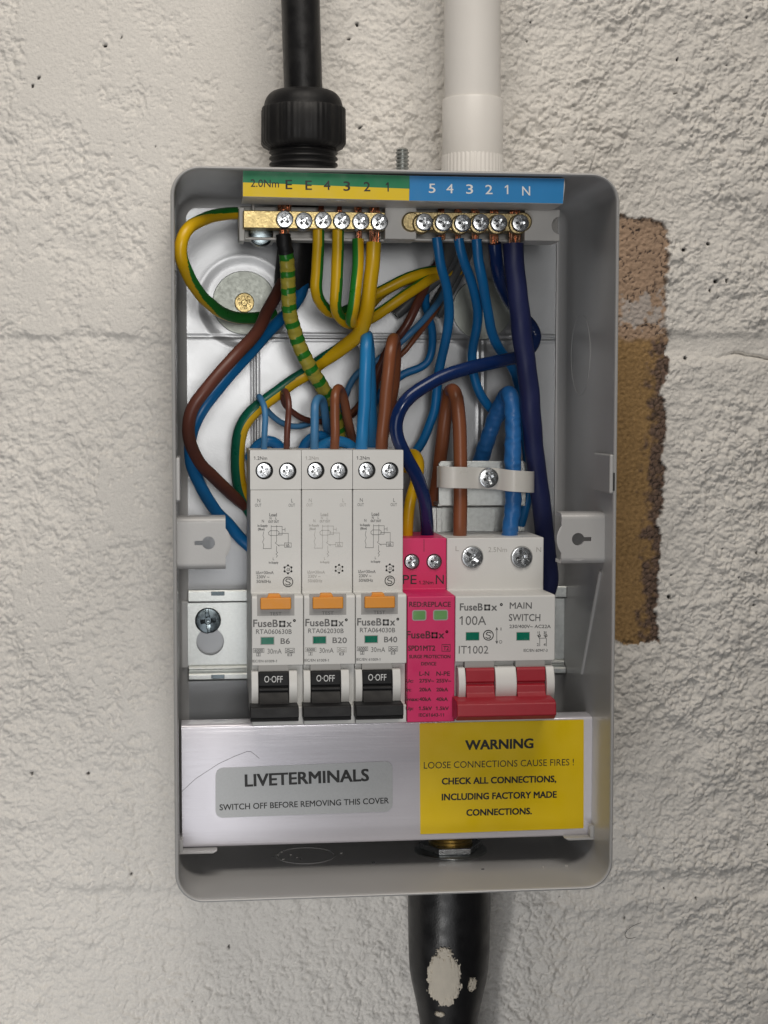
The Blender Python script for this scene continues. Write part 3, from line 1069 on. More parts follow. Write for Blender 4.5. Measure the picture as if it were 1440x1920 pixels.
def breaker_markings(dx, ink, tint, model, rating, rated_x, sname):
    t = MB()
    mk = lambda s, a, b, y, c, d, bold=0.0: mark(t, s, a, b, y, c, d, ink, bold, dx=dx)
    mk('1.2Nm', 476, 501, 862, 6.2, UD, .01)
    mk('N', 482.5, 488, 942, 7, UD)
    mk('OUT', 478, 490, 950, 5.6, UD)
    mk('L', 546, 549.5, 942, 7, UD)
    mk('OUT', 541, 553, 950, 5.6, UD)
    k = len(t.v)
    mark(t, 'Load', 505, 519, 968, 6, UD, tint, .02)
    mark(t, 'N', 505.5, 509, 974, 4.5, UD, tint, .01)
    mark(t, 'L', 516.5, 519, 974, 4.5, UD, tint, .01)
    mark(t, 'OUT OUT', 503, 523, 980, 4.2, UD, tint, .03)
    mark(t, 'N', 491, 495, 979.5, 5.2, UD, tint, .01)
    mark(t, 'In-Supply', 483, 502, 987.5, 4, UD, tint, .03)
    mark(t, '(Blue)', 483.5, 496, 994, 4, UD, tint, .03)
    D, w = UD + .06, 0.14
    ln = lambda pts: t.line(pts, w, D, tint)
    ln([(508.5, 985), (508.5, 1028.5), (493.5, 1028.5), (494.5, 1022), (492.5, 1016), (495, 1010), (493, 1004), (494.5, 997)])
    ln([(518.8, 985), (518.8, 1003)]); ln([(508.5, 987), (529, 987), (529, 1003), (522, 1003)])
    ln([(529, 993), (534, 993)]); ln([(534.5, 990), (534.5, 996.5)])
    ln([(507, 995), (520, 995), (523, 997), (523.5, 1000), (522, 1003), (518, 1004), (507, 1004), (504, 1002), (503.5, 998.5), (507, 995)])
    ln([(522, 1000), (540.5, 1000), (540.5, 1018)])
    ln([(518.5, 1004), (518.5, 1016), (516, 1018)]); ln([(516.5, 1018.5), (523.5, 1024)]); ln([(522, 1022), (533.5, 1022)])
    ln([(533.5, 1018), (546, 1018), (546, 1026), (533.5, 1026), (533.5, 1018)])
    ln([(518.5, 1024), (518.5, 1034), (520.5, 1036), (517.5, 1039), (520, 1042), (518, 1045)])
    mark(t, 'IΔ', 536, 543, 1024.5, 4.6, UD, tint, .02)
    mark(t, 'L', 511.5, 514, 1050, 4.6, UD, tint, .01)
    mark(t, 'In-Supply', 504, 522, 1056.5, 3.6, UD, tint, .03)
    t.shift(dx, k)
    mk('IΔn=30mA', 480, 513, 1076.3, 5.4, UD, .012)
    mk('230V ~', 481, 505, 1084.3, 5.6, UD, .012)
    mk('50/60Hz', 481, 508, 1092.8, 5.6, UD, .012)
    k = len(t.v)
    hexa = [(540 + 7.4 * math.sin(TAU * i / 6), 1067.5 - 7.4 * math.cos(TAU * i / 6)) for i in range(7)]
    t.line(hexa, .16, D, tint)
    for hx_, hy_ in hexa[:6]:
        t.circ(hx_, hy_, 1.0, .3, D, tint, 6)
    mark(t, '-25', 536.3, 543.7, 1070, 5, UD, tint, .02)
    if sname == 'clear':
        t.circ(540, 1091, 9.0, .28, D, ink, 28)
        t.line([(544.5, 1087), (542, 1085.5), (538, 1085.5), (535.8, 1088), (537, 1090), (543, 1092), (544.2, 1094.5), (542, 1096.6), (538, 1096.6), (535.5, 1095)], .28, D, ink)
    t.shift(dx, k)
    # nose
    mk('TEST', 505.5, 528, 1153.6, 6.0, ND, .008)
    mk('FuseB', 474.5, 521, 1175.3, 13.4, ND, .018)
    k = len(t.v)
    D2 = ND + .06
    t.line([(525, 1165.5), (533.5, 1165.5), (533.5, 1174), (525, 1174), (525, 1165.5)], .58, D2, ink)
    mark(t, 'x', 537, 547, 1175.3, 13.4, ND, ink, .018)
    t.circ(552, 1163.5, 1.7, .3, D2, ink, 10)
    t.shift(dx, k)
    mk(model, 480, 547, 1188.3, 8.4, ND, .004)
    mk(rating, *rated_x, 1207, 10.2, ND, .01)
    mk('6000', 477, 493, 1222, 5, ND, .02)
    mk('30mA', 501.5, 528, 1225.5, 9.0, ND)
    mk('3', 483, 486, 1229, 4, ND, .02)
    mk('E3', 539, 547.5, 1230, 4.6, ND, .01)
    mk('IEC/EN 61009-1', 473, 519, 1241.8, 4.6, ND, .008)
    k = len(t.v)
    t.line([(475, 1216), (495, 1216), (495, 1223.2), (475, 1223.2), (475, 1216)], .14, D2, tint)
    t.line([(481, 1224.4), (488, 1224.4), (488, 1230), (481, 1230), (481, 1224.4)], .14, D2, tint)
    t.line([(535, 1215.5), (552, 1215.5), (552, 1224), (535, 1224), (535, 1215.5)], .14, D2, tint)
    for o_ in (0, 3.2):
        t.line([(537, 1219.5 + o_), (540, 1217.6 + o_), (546, 1220.6 + o_), (550, 1218.3 + o_)], .22, D2, tint)
    t.shift(dx, k)
    return t


def make_breaker():
    root = thing('circuit_breaker', '', 'circuit breaker', (X0, ZB, 9), 'white circuit breakers in the row')
    b = MB()
    zh = ZTG0
    prof_ = [(16, ZT), (51, ZT), (51, ZSEAM), (UD, ZSEAM), (UD, ZU), (ND - 0.6, ZN), (ND, ZN - 0.8), (ND, zh), (ND - 3.2, zh), (ND - 3.2, ZTG1),
             (ND, ZTG1), (ND, ZB), (30, ZB), (26, ZB + 4), (9.2, ZB + 4), (9.2, ZB + 40), (16, ZB + 44)]
    b.prism_x(prof_, X0, X0 + XW, M['white'])
    b.build('housing', root, 0.35)
    # upper front plate with the two terminal openings
    pl = MB()
    scr = [at(495.7, 882.6, UD), at(539.5, 883.6, UD)]
    plate(pl, rrect(X0, X0 + XW, ZSEAM + 0.12, ZT, 0.25, 2), [circle(x, z, 3.0, 36) for x, z in scr], 51.05, UD, M['white'], 0.0)
    pl.build('terminal_plate', root)
    for (x, z), ro in zip(scr, (0.5, 0.1)):
        s_ = MB()
        plate(s_, circle(x, z, 2.98, 32), [], 51.02, 51.3, M['hole_shade'])  # dark disc painted in as shade around the screw
        screw_head(s_, x - 0.15, z + .1, 52.3, 2.55, M['chrome'], ro, 0.9, True, True, 1.2)
        s_.build('terminal_screw', root)
    # toggle cheeks
    for a, e in ((471, 484), (541.5, 557)):
        xa_, xe_ = at(a, 1290, ND)[0], at(e, 1290, ND)[0]
        pr = [(ND - 3.5, zq(1258, ND))]
        za_, zb2 = zq(1258, ND), zq(1327, ND)
        for i in range(11):
            tt = i / 10
            pr.append((ND - 0.2 + 2.6 * math.sin(PI * (0.12 + 0.8 * tt)), za_ + (zb2 - za_) * tt))
        pr.append((ND - 3.5, zb2))
        MB().prism_x(pr, xa_, xe_, M['white']).build('toggle_cheek', root, 0.2)
    x0, x1 = at(484.5, 1290, ND)[0], at(541, 1290, ND)[0]
    MB().box(x0, x1, zq(1259, ND), zh + 0.1, ND - 3, ND + 0.05, M['recess']).build('toggle_recess', root)
    tg = MB()
    z = lambda y, d: zq(y, d)
    prof_ = [(ND - 3, z(1259, ND)), (ND + 0.8, z(1259, ND + 1)), (ND + 1.4, z(1261, ND + 1)), (ND + 1.4, z(1285.5, ND + 1)), (ND + 0.7, z(1287, ND)), (ND + 1.5, z(1290, ND)),
             (ND + 1.6, z(1294, ND)), (ND + 0.9, z(1296, ND)), (ND + 1.8, z(1304, ND)), (ND + 4, z(1318, ND)), (ND + 7, z(1328, ND)), (ND - 3, z(1328, ND))]
    tg.prism_x(prof_, x0 + .1, x1 - .1, M['black'])
    toggle = tg.build('toggle', root, 0.2)
    bx0, bx1 = at(469.5, 1340, ND + 8)[0], at(560, 1340, ND + 8)[0]
    lv = MB()
    D8 = ND + 9
    lv.prism_x([(ND + .3, z(1326, D8)), (D8 - 1, z(1325, D8)), (D8, z(1327, D8)), (D8 + .4, z(1346, D8)), (D8 - .6, z(1348, D8)), (D8 - 0.2, z(1352, D8)), (D8 - 1, z(1354, D8)), (ND + .3, z(1354, D8))], bx0, bx1, M['black'])
    lv.build('lever_bar', toggle, 0.25)
    tt = MB()
    mark(tt, 'O·OFF', 495.5, 530, 1279.5, 12, ND + 1.45, M['ink_white'], 0.0)
    tt.build('marking', toggle)
    # test button
    tb = MB()
    tb.pbox(482, 1115, 552, 1154, ND - .2, ND + 0.03, M['recess'])
    tb.build('test_recess', root)
    tb = MB()
    tb.pbox(488.3, 1121.5, 546, 1142.5, ND - .5, ND + 1.6, M['orange'])
    x_, zz_ = at(514, 1121, ND)
    tb.prism_d([(x_ - 2.6, zz_ - .3), (x_ + 2.6, zz_ - .3), (x_ + 1.9, zz_ + 1.3), (x_ - 1.9, zz_ + 1.3)][::-1], ND - 3, ND + .3, M['orange'])
    tb.build('test_button', root, 0.35)
    w_ = MB()
    w_.pbox(488.2, 1194, 514.6, 1209, ND - .2, ND + .03, M['recess'])
    w_.pbox(489.6, 1195.4, 513.2, 1207.6, ND - .2, ND + .05, M['green_win'])
    w_.build('indicator_window', root)
    return root


def dup(root, dx):
    r = root.copy()
    COL.objects.link(r)
    r.location.x += dx * MM
    o_ = ORIG[root.name]
    ORIG[r.name] = (o_[0] + dx, o_[1], o_[2])
    for ch in list(root.children):
        c = ch.copy()
        COL.objects.link(c)
        c.parent = r
        for g in ch.children:
            d = g.copy()
            COL.objects.link(d)
            d.parent = c
    return r


brk = [make_breaker()]
brk += [dup(brk[0], PITCH), dup(brk[0], 2 * PITCH)]
info = [('RTA060630B', 'B6', (526, 543.5), 'ink', 'white breaker marked B6, leftmost of the row, with two thin wires on top'),
        ('RTA062030B', 'B20', (526, 553), 'faint', 'white breaker marked B20 with faded printing, middle one of the three'),
        ('RTA064030B', 'B40', (526, 551), 'ink', 'white breaker marked B40, beside the pink surge device')]
for i, (mo, ra, rx, k, lb) in enumerate(info):
    brk[i]['label'] = lb
    clear = k == 'ink'
    mk_ = breaker_markings(i * PITCH, M['ink_grey'], M['ink_grey'] if clear else M['faint_ink_and_relief'], mo, ra, rx, 'clear' if clear else 'faint')
    if not clear:
        # the upper print of the middle one has nearly worn away
        gi, fi = mk_.mi(M['ink_grey']), mk_.mi(M['faint_ink_and_relief'])
        mk_.m = [fi if (m == gi and mk_.v[fc[0]][2] < ND - 1) else m for m, fc in zip(mk_.m, mk_.f)]
    mk_.build('marking', brk[i], flat=True)

# ================================================================== surge protection device
SHD = 45.0
sx0 = X0 + 3 * PITCH + 0.05
sx1 = at(852.6, 1250, ND)[0]
zs_ = lambda y, d, px=800: at(px, y, d)[1]
spd = thing('surge_protector', 'pink surge protection device between the white breakers and main switch', 'surge protector', (sx0, zs_(1355, ND), 9))
b = MB()
b.prism_x([(16, zs_(1009, SHD)), (SHD, zs_(1009, SHD)), (SHD, zs_(1105, SHD)), (ND - .8, zs_(1117, ND)), (ND, zs_(1119, ND)), (ND, zs_(1354, ND)), (26, zs_(1354, ND)), (9.2, zs_(1330, ND)), (9.2, zs_(1130, 9)), (16, zs_(1115, 9))], sx0, sx1, M['pink'])
b.build('housing', spd, 0.35)
for px, ro in ((772, 0.4), (814, -0.2)):
    x, z = at(px, 1053, SHD)
    s_ = MB()
    plate(s_, circle(x, z, 2.75, 32), [], SHD - .3, SHD + .04, M['hole_shade'])  # flat dark disc for the shade of the terminal hole
    screw_head(s_, x, z, SHD + .1, 2.45, M['chrome'], ro, 0.8, True, True, .3)
    s_.build('terminal_screw', spd)
for a, c in ((772.7, 799.5), (812, 840)):
    w_ = MB()
    plate(w_, rrect(*sorted((at(a, 1150, ND)[0], at(c, 1150, ND)[0])), zs_(1163.5, ND), zs_(1143.5, ND), .8), [], ND - .2, ND + .05, M['recess'])
    plate(w_, rrect(*sorted((at(a + 2, 1150, ND)[0], at(c - 2, 1150, ND)[0])), zs_(1161.5, ND), zs_(1145.5, ND), .5), [], ND - .2, ND + .09, M['pale_green'])
    w_.build('indicator_window', spd)
t = MB()
K = M['ink_maroon']
mark(t, 'PE', 754.8, 781, 1095, 17, SHD, M['ink'], 0.0)
mark(t, '1.2Nm', 785.5, 812.5, 1095.5, 6.6, SHD, K, .01)
mark(t, 'N', 817, 832, 1095, 17, SHD, M['ink'], 0.0)
t.line([(795, 1011), (795, 1034)], .18, SHD + .05, K)
for s, a, b_, y, c, bo in (('RED:REPLACE', 767, 845, 1137.4, 9, .02), ('FuseB', 762, 807.5, 1196.6, 13.2, .02), ('x', 822, 833, 1196.6, 13.2, .02),
                           ('SPD1MT2', 765, 816, 1219.8, 9.2, .03), ('T2', 831, 841.5, 1218.8, 7.6, .02), ('SURGE PROTECTION', 767, 844.6, 1234, 6, .03),
                           ('DEVICE', 789.5, 818, 1247.4, 6, .03), ('L-N', 786, 804.7, 1266.8, 7.8, .02), ('N-PE', 818, 843.6, 1266.8, 7.8, .02),
                           ('Uc:', 761, 775, 1279.4, 6.2, .03), ('275V~', 786, 814, 1279.4, 6.4, .03), ('255V~', 818, 846, 1279.4, 6.4, .03),
                           ('In:', 761, 771, 1296, 6.2, .03), ('20kA', 786, 808.5, 1296, 6.4, .03), ('20kA', 818, 840, 1296, 6.4, .03),
                           ('Imax:', 760.5, 785, 1314, 6.2, .03), ('40kA', 786, 808.5, 1314, 6.4, .03), ('40kA', 817.5, 839.5, 1314, 6.4, .03),
                           ('Up:', 760.5, 775, 1331.2, 6.2, .03), ('1.5kV', 785, 810, 1331.2, 6.4, .03), ('1.5kV', 817, 841.4, 1331.2, 6.4, .03),
                           ('IEC61643-11', 785, 832.5, 1343.4, 6, .02)):
    mark(t, s, a, b_, y, c, ND, K, bo)
t.line([(810.5, 1187), (819, 1187), (819, 1195.2), (810.5, 1195.2), (810.5, 1187)], .58, ND + .06, K)
t.circ(838, 1184.5, 1.8, .3, ND + .06, K, 10)
t.line([(828.6, 1208.5), (844, 1208.5), (844, 1221), (828.6, 1221), (828.6, 1208.5)], .18, ND + .06, K)
t.build('marking', spd, flat=True)

# ================================================================== main switch
mx0, mx1 = sx1 + 0.15, at(1040.4, 1250, ND)[0]
zm = lambda y, d, px=945: at(px, y, d)[1]
ms = thing('main_switch', 'wide white main switch with a red double lever at the right end of the row', 'main switch', (mx0, zm(1355, ND), 9))
b = MB()
zh0, zh1 = zm(1240, ND), zm(1316, ND)
b.prism_x([(9.2, zm(1008, SHD)), (SHD, zm(1008, SHD)), (SHD, zm(1106, SHD)), (ND - .8, zm(1116, ND)), (ND, zm(1118, ND)), (ND, zh0), (ND - 4, zh0), (ND - 4, zh1), (ND, zh1), (ND, zm(1352, ND)), (26, zm(1352, ND)), (9.2, zm(1330, ND))], mx0, mx1, M['white'])
b.build('housing', ms, 0.4)
for px, ro in ((885.5, 0.9), (978, 0.2)):
    x, z = at(px, 1044.5, SHD)
    s_ = MB()
    plate(s_, circle(x, z, 4.0, 36), [], SHD - .3, SHD + .04, M['recess'])
    screw_head(s_, x, z, SHD + .1, 3.75, M['chrome'], ro, 0.9, True, True, .3)
    s_.build('terminal_screw', ms)
for px in (862, 956):                                  # cable entries on the top face
    x, d_ = hit_z(px, 995, zm(1008, SHD))
    MB().box(x - 4.6, x + 5.2, zm(1008, SHD) - .3, zm(1008, SHD) + .04, d_ - 4, d_ + 4, M['recess']).build('cable_entry', ms)
for a, c in ((874, 898), (969, 992.5)):
    w_ = MB()
    w_.pbox(a - 1, 1185, c + 1, 1201, ND - .2, ND + .03, M['recess'])
    w_.pbox(a, 1186, c, 1200, ND - .2, ND + .06, M['green_win'])
    w_.build('indicator_window', ms)
t = MB()
G, GF = M['ink_grey'], M['faint_ink_and_relief']
for s, a, c, y, h_, bo in (('L', 854, 860.5, 1033, 9, .0), ('2.5Nm', 915.5, 950.5, 1035, 9, 0), ('N', 1005.5, 1014.5, 1035, 9, 0)):
    mark(t, s, a, c, y, h_, SHD, GF, bo)  # the embossed L gets its relief shade as faint grey colour
t.build('terminal_marking', ms, flat=True)
t = MB()
for s, a, c, y, h_, bo in (('FuseB', 862, 905, 1144.4, 13, .018), ('x', 921, 932, 1144.4, 13, .018), ('100A', 861.5, 911.5, 1171.6, 16.4, 0), ('MAIN', 955.5, 997, 1141, 11.5, .01),
                           ('SWITCH', 954, 1013, 1164, 12.6, .01), ('230/400V~ AC22A', 955, 1032.5, 1177.4, 6, .012), ('IT1002', 860, 915.5, 1225.3, 14.2, 0),
                           ('I', 938.5, 940, 1182, 5.4, .01), ('O', 935.5, 941.5, 1206.5, 6, 0), ('IEC/EN 60947-3', 981.5, 1026.5, 1221.8, 5, .01),
                           ('1', 1007.5, 1009, 1189, 5, .02), ('3', 1019, 1022.5, 1189, 5, .02), ('2', 1006.5, 1010, 1211, 5, .02), ('4', 1019, 1023, 1211, 5, .02)):
    mark(t, s, a, c, y, h_, ND, G, bo)
D2 = ND + .06
t.line([(909.5, 1135), (917.5, 1135), (917.5, 1143), (909.5, 1143), (909.5, 1135)], .58, D2, G)
t.circ(940, 1133.5, 1.8, .3, D2, G, 10)
t.circ(915.7, 1191, 9.2, .3, D2, G, 28)
t.line([(920.5, 1187), (918, 1185.5), (914, 1185.5), (911.8, 1188), (913, 1190), (918.5, 1192), (919.8, 1194.5), (917.6, 1196.6), (913.5, 1196.6), (911, 1195)], .3, D2, G)
t.line([(931.5, 1177), (931.5, 1206)], .22, D2, G)
for y0, s2 in ((1177, 1), (1206, -1)):
    t.line([(929.6, y0 + 4 * s2), (931.5, y0), (933.4, y0 + 4 * s2)], .22, D2, G)
for xo in (0, 12.5):
    t.line([(1011.5 + xo, 1184), (1011.5 + xo, 1190)], .2, D2, G)
    t.circ(1011.5 + xo, 1192, 1.8, .22, D2, G, 10)
    t.line([(1007.5 + xo, 1191), (1012 + xo, 1197.5), (1012 + xo, 1211)], .2, D2, G)
t.line([(1011, 1196.5), (1023, 1196.5)], .16, D2, G)
t.build('marking', ms, flat=True)
# cheeks between and beside the levers
for a, e in ((857.5, 871), (926.5, 966), (1021.5, 1037)):
    xa_, xe_ = at(a, 1280, ND)[0], at(e, 1280, ND)[0]
    za_, zb2 = zm(1250, ND), zm(1317, ND)
    pr = [(ND - 4.2, za_)] + [(ND - .2 + 3.4 * math.sin(PI * (0.1 + .8 * i / 12)), za_ + (zb2 - za_) * i / 12) for i in range(13)] + [(ND - 4.2, zb2)]
    MB().prism_x(pr, xa_, xe_, M['white']).build('lever_cheek', ms, 0.3)
lev = None
for a, e in ((871.5, 926), (966.5, 1021)):
    xa_, xe_ = at(a, 1280, ND)[0], at(e, 1280, ND)[0]
    MB().box(xa_, xe_, zm(1251, ND), zh0 + .1, ND - 3.5, ND + .04, M['recess']).build('lever_recess', ms)
    tg = MB()
    z = lambda y, d: zm(y, d)
    tg.prism_x([(ND - 3.8, z(1250, ND)), (ND + 1.2, z(1251, ND)), (ND + 1.8, z(1254, ND)), (ND + 1.8, z(1276, ND)), (ND + .9, z(1278, ND)), (ND + .9, z(1281, ND)), (ND + 2, z(1284, ND)), (ND + 2.4, z(1296, ND)), (ND + 5, z(1310, ND)), (ND + 8, z(1318, ND)), (ND - 3.8, z(1318, ND))], xa_ + .1, xe_ - .1, M['red'])
    tg.build('lever', ms, 0.25)
lv = MB()
D8 = ND + 11
bx0, bx1 = at(857, 1335, D8)[0], at(1043, 1335, D8)[0]
lv.prism_x([(ND + .3, z(1314, D8)), (D8 - 1.5, z(1315, D8)), (D8, z(1320, D8)), (D8 + .5, z(1342, D8)), (D8 - 2, z(1352, D8)), (ND + .3, z(1353, D8))], bx0, bx1, M['red'])
lv.build('lever_bar', ms, 0.4)

# ================================================================== lower cover with stickers
CD = 49.0
zc = lambda y, px=700: at(px, y, CD)[1]
cx0, cx1 = at(341, 1470, CD)[0], at(1117.5, 1450, CD)[0]
cz1, cz0 = at(420, 1358, CD)[1], at(420, 1588, CD)[1]
cover = thing('terminal_cover', 'brushed aluminium cover strip with two stickers below the row of breakers', 'cover plate', (cx0, cz0, CD - 10))
mb = MB()
pr = [(CD - 9, cz1)] + [(CD - 1.2 + 1.2 * math.cos(t), cz1 - 1.2 + 1.2 * math.sin(t)) for t in np.linspace(PI / 2, 0, 5)] + \
     [(CD - 1.2 + 1.2 * math.cos(t), cz0 + 1.2 + 1.2 * math.sin(t)) for t in np.linspace(0, -PI / 2, 5)] + [(CD - 9, cz0)]
pr_in = [(d - 1 if d > CD - 8 else d, zz) for d, zz in pr]
mb.prism_x(pr + [(CD - 9, cz0 + 1), (CD - 1.2, cz0 + 1.2), (CD - 1.2, cz1 - 1.2), (CD - 9, cz1 - 1)], cx0, cx1, M['alu'])
mb.build('cover_plate', cover, angle=30)


def sticker(name, corners, r, mat, label=None):
    A = [Vector(at(*p, CD)) for p in corners]           # TL TR BR BL
    out = []
    for i in range(4):
        p, a, c = A[i], A[i - 1], A[(i + 1) % 4]
        u, v = (a - p).normalized(), (c - p).normalized()
        o = p + u * r + v * r
        for k in range(7):
            t = PI / 2 * k / 6
            out.append(tuple(o - v * r * math.cos(t) * 1.0 - u * r * math.sin(t)) if False else tuple(o - v * (r * math.cos(t)) - u * (r * math.sin(t))))
    mb = MB()
    mb.prism_d(out[::-1], CD + 0.02, CD + 0.2, mat)
    return mb.build(name, cover, flat=True)


st1 = sticker('silver_sticker', [(404, 1440), (736, 1427), (736, 1521), (404, 1533.5)], 2.6, M['sticker_silver'])
st1['label'] = 'silver grey sticker with rounded corners'
t = MB()
mark(t, 'LIVETERMINALS', 459, 692, 1474.4, 22, CD, M['ink'], .03, 1463.5, lift=.26)
mark(t, 'SWITCH OFF BEFORE REMOVING THIS COVER', 411.7, 729, 1519, 10.8, CD, M['ink'], .014, 1505.7, lift=.26)
t.build('lettering', st1, flat=True)
st2 = sticker('warning_sticker', [(786.5, 1356), (1094.4, 1349), (1094, 1552.7), (788, 1564)], 0.3, M['sticker_yellow'])
st2['label'] = 'yellow warning sticker with black text'
t = MB()
mark(t, 'WARNING', 872, 1000, 1405.7, 17.4, CD, M['ink'], .034, 1402, lift=.26)
mark(t, 'LOOSE CONNECTIONS CAUSE FIRES !', 794.4, 1075.6, 1441, 12.2, CD, M['ink'], -.002, 1434.5, lift=.26)
mark(t, 'CHECK ALL CONNECTIONS,', 828, 1042.7, 1470.6, 11.8, CD, M['ink'], .034, 1465.8, lift=.26)
mark(t, 'INCLUDING FACTORY MADE', 828, 1043.6, 1500.2, 11.8, CD, M['ink'], .034, 1495, lift=.26)
mark(t, 'CONNECTIONS.', 874, 997, 1529.2, 11.6, CD, M['ink'], .034, 1526, lift=.26)
t.build('lettering', st2, flat=True)
# thin scratch on the bare metal
t = MB()
pts = [(341, 1484), (367, 1460), (410, 1432), (440, 1418), (463, 1409), (470, 1409), (478, 1415), (486, 1422)]
t.line(pts, .16, CD + .03, M['ink_grey'])
t.build('scratch', cover, flat=True)

# ================================================================== cable clamp above the main switch
cl = thing('cable_clamp', 'white nylon cable clamp screwed to a zinc bracket above the main switch', 'cable clamp', (*at(900, 990, 20), 5))
b = MB()
zA, zB, zC, zE = at(900, 864, 26)[1], at(900, 948, 26)[1], at(900, 953, 22)[1], at(900, 992, 22)[1]
bx0, bx1 = at(822, 900, 26)[0], at(986, 900, 26)[0]
plate(b, rrect(bx0, bx1, zB, zA, 1.6), [], 25, 26.2, M['zinc'], 0.2)
b.box(bx0, bx1, zB - .2, zB + 1.0, 12, 25.6, M['zinc'])
lx0, lx1 = at(808, 960, 16)[0], at(985, 960, 16)[0]
b.box(lx0, lx1, zE - 2, zC, 14, 15.2, M['zinc'])
b.box(lx0, lx1, zE - 14, zE - 2, 3, 15.2, M['zinc'])
b.box(lx0 + 2, lx0 + 4, zE - 2, zC, 15.1, 17, M['zinc'])
b.build('bracket', cl, 0.25)
rb = MB()
kp = [(823, 894, 27), (822, 894, 33), (827, 894, 38.5), (838, 895, 41.0), (862, 895.5, 41.5), (880, 896, 40.2), (897, 896.5, 38.8), (917, 897, 38.6), (934, 898, 39.0), (946, 900, 41.5),
      (962, 902, 43.2), (980, 903, 42.6), (994, 904, 40), (999, 904, 36), (996, 904, 30), (985, 904, 27)]
kp = spline([P3(*p) for p in kp], 1.0)
vs, fs = [], []
nk = len(kp)
for i, p in enumerate(kp):
    tv = (kp[min(nk - 1, i + 1)] - kp[max(0, i - 1)])
    nv = Vector((-tv.z, 0, tv.x)).normalized() * 0.55
    if nv.z < 0 and 4 < i < nk - 6: nv = -nv
    for zz in (-3.75, 3.75):
        vs += [(p.x + nv.x, p.y + zz, p.z + nv.z), (p.x - nv.x, p.y + zz, p.z - nv.z)]
for i in range(nk - 1):
    a, c = 4 * i, 4 * i + 4
    fs += [(a, c, c + 2, a + 2), (a + 1, a + 3, c + 3, c + 1), (a, a + 1, c + 1, c), (a + 2, c + 2, c + 3, a + 3)]
fs += [(0, 2, 3, 1), (4 * nk - 4, 4 * nk - 3, 4 * nk - 1, 4 * nk - 2)]
rb.add(vs, fs, M['nylon'])
rb.build('strap', cl, 0.15, angle=50)
s_ = MB()
x, z = at(916, 896, 40)
screw_head(s_, x, z, 39.6, 3.5, M['chrome'], 0.4, 1.7, False, True, 10)
s_.build('screw', cl)


# ================================================================== wires
def copper(parent, x, z0, z1, d, w, n=6, mat=None, seed=0):
    """bare strands between two heights"""
    rng = random.Random(seed)
    mb = MB()
    r = w / n * 0.62
    for i in range(n):
        xx = x - w / 2 + w * (i + .5) / n
        ph = rng.random() * 6
        pts = [Vector((xx + 0.25 * math.sin(ph + 2.2 * k / 4), z0 + (z1 - z0) * k / 4, d + 0.5 * math.cos(ph + 1.8 * k / 4) + 0.35 * math.sin(PI * (i + .5) / n))) for k in range(5)]
        mb.tube(pts, r * (0.8 + .4 * rng.random()), mat or M['copper'], 8)
    return mb.build('bare_copper', parent)


def wire(label, pts, r, mat, group=None, name='wire', cat='wire', matfn=None, rfn=None, n=18, step=1.2):
    p = spline([P3(*q) for q in pts], step)
    rg = random.Random(label)
    ph = [rg.random() * TAU for _ in range(6)]
    L_ = len(p)
    for i in range(L_):
        e = min(1, i / 6, (L_ - 1 - i) / 6) * min(1.0, r / 1.6) * 0.06
        t = i * step
        p[i] = p[i] + Vector((math.sin(t / 4.1 + ph[0]) + .7 * math.sin(t / 1.9 + ph[1]), math.sin(t / 4.7 + ph[2]) + .7 * math.sin(t / 2.2 + ph[3]), 0)) * e
    if rfn is None:
        rfn = lambda s, a, arc: 1 + 0.018 * math.sin(arc / 2.3 + ph[4]) * math.sin(a + ph[5]) + 0.015 * math.sin(arc / 5.1 + ph[3])
    mb = MB()
    mb.tube(p, r, mat, n, matfn, rfn)
    o = mb.build(name, None, angle=60)
    return tag(o, label, cat, group)


def two_tone(keys, green, yellow, width=1.35):
    """keys: [(fraction, angle of the green stripe's centre)...]; 0 faces the viewer"""
    def fn(s, a, arc):
        for (s0, p0), (s1, p1) in zip(keys, keys[1:]):
            if s <= s1:
                ph = p0 + (p1 - p0) * (s - s0) / max(1e-6, s1 - s0)
                break
        else:
            ph = keys[-1][1]
        dl = (a - ph + PI) % TAU - PI
        return green if abs(dl) < width else yellow
    return fn


GE, GN = 'green and yellow earth wires', 'blue neutral wires'
rad = math.radians
# which way the ring angle runs: e2 = t x e1, seen from the front +angle lies to one side of travel
w1 = wire('green and yellow wire looping round the top left corner of the box',
          [(470, 400, 34), (448, 400, 40), (415, 402, 48), (386, 409, 56), (358, 424, 64), (344, 443, 67), (338.5, 467, 67), (344, 497, 64), (369, 543, 52), (397, 573, 38), (433, 593, 24), (473, 597, 14), (500, 592, 10), (512, 585, 8)],
          2.1, M['gy_yellow'], GE, matfn=two_tone([(0, rad(70)), (.2, rad(75)), (.36, rad(180)), (.46, rad(270)), (.62, rad(300)), (.78, rad(350)), (1, rad(360))], M['gy_green'], M['gy_yellow']), n=56)
wire('thick brown wire bulging to the left side of the box, ending behind the B6 breaker',
     [(545, 500, 16), (530, 530, 20), (519, 552, 24), (500, 585, 30), (481, 624, 38), (448, 660, 46), (416, 694, 50), (384, 733, 52), (362, 764, 52), (353, 795, 50), (355, 822, 46), (364, 849, 40), (382, 877, 34), (410, 904, 26), (436, 928, 18), (458, 946, 12.5), (480, 962, 12)],
     2.2, M['brown'], 'thick supply tails on the left')
wire('thick blue wire running under the brown one down the left side',
     [(572, 505, 18), (566, 545, 20), (545, 580, 22), (522, 603, 24), (500, 626, 28), (464, 666, 36), (430, 704, 40), (399, 742, 43), (376, 772, 44), (362, 802, 43), (356, 838, 40), (362, 880, 34), (384, 926, 28), (404, 957, 22), (426, 980, 16), (452, 1010, 12), (475, 1030, 12)],
     2.15, M['blue'], 'thick supply tails on the left')
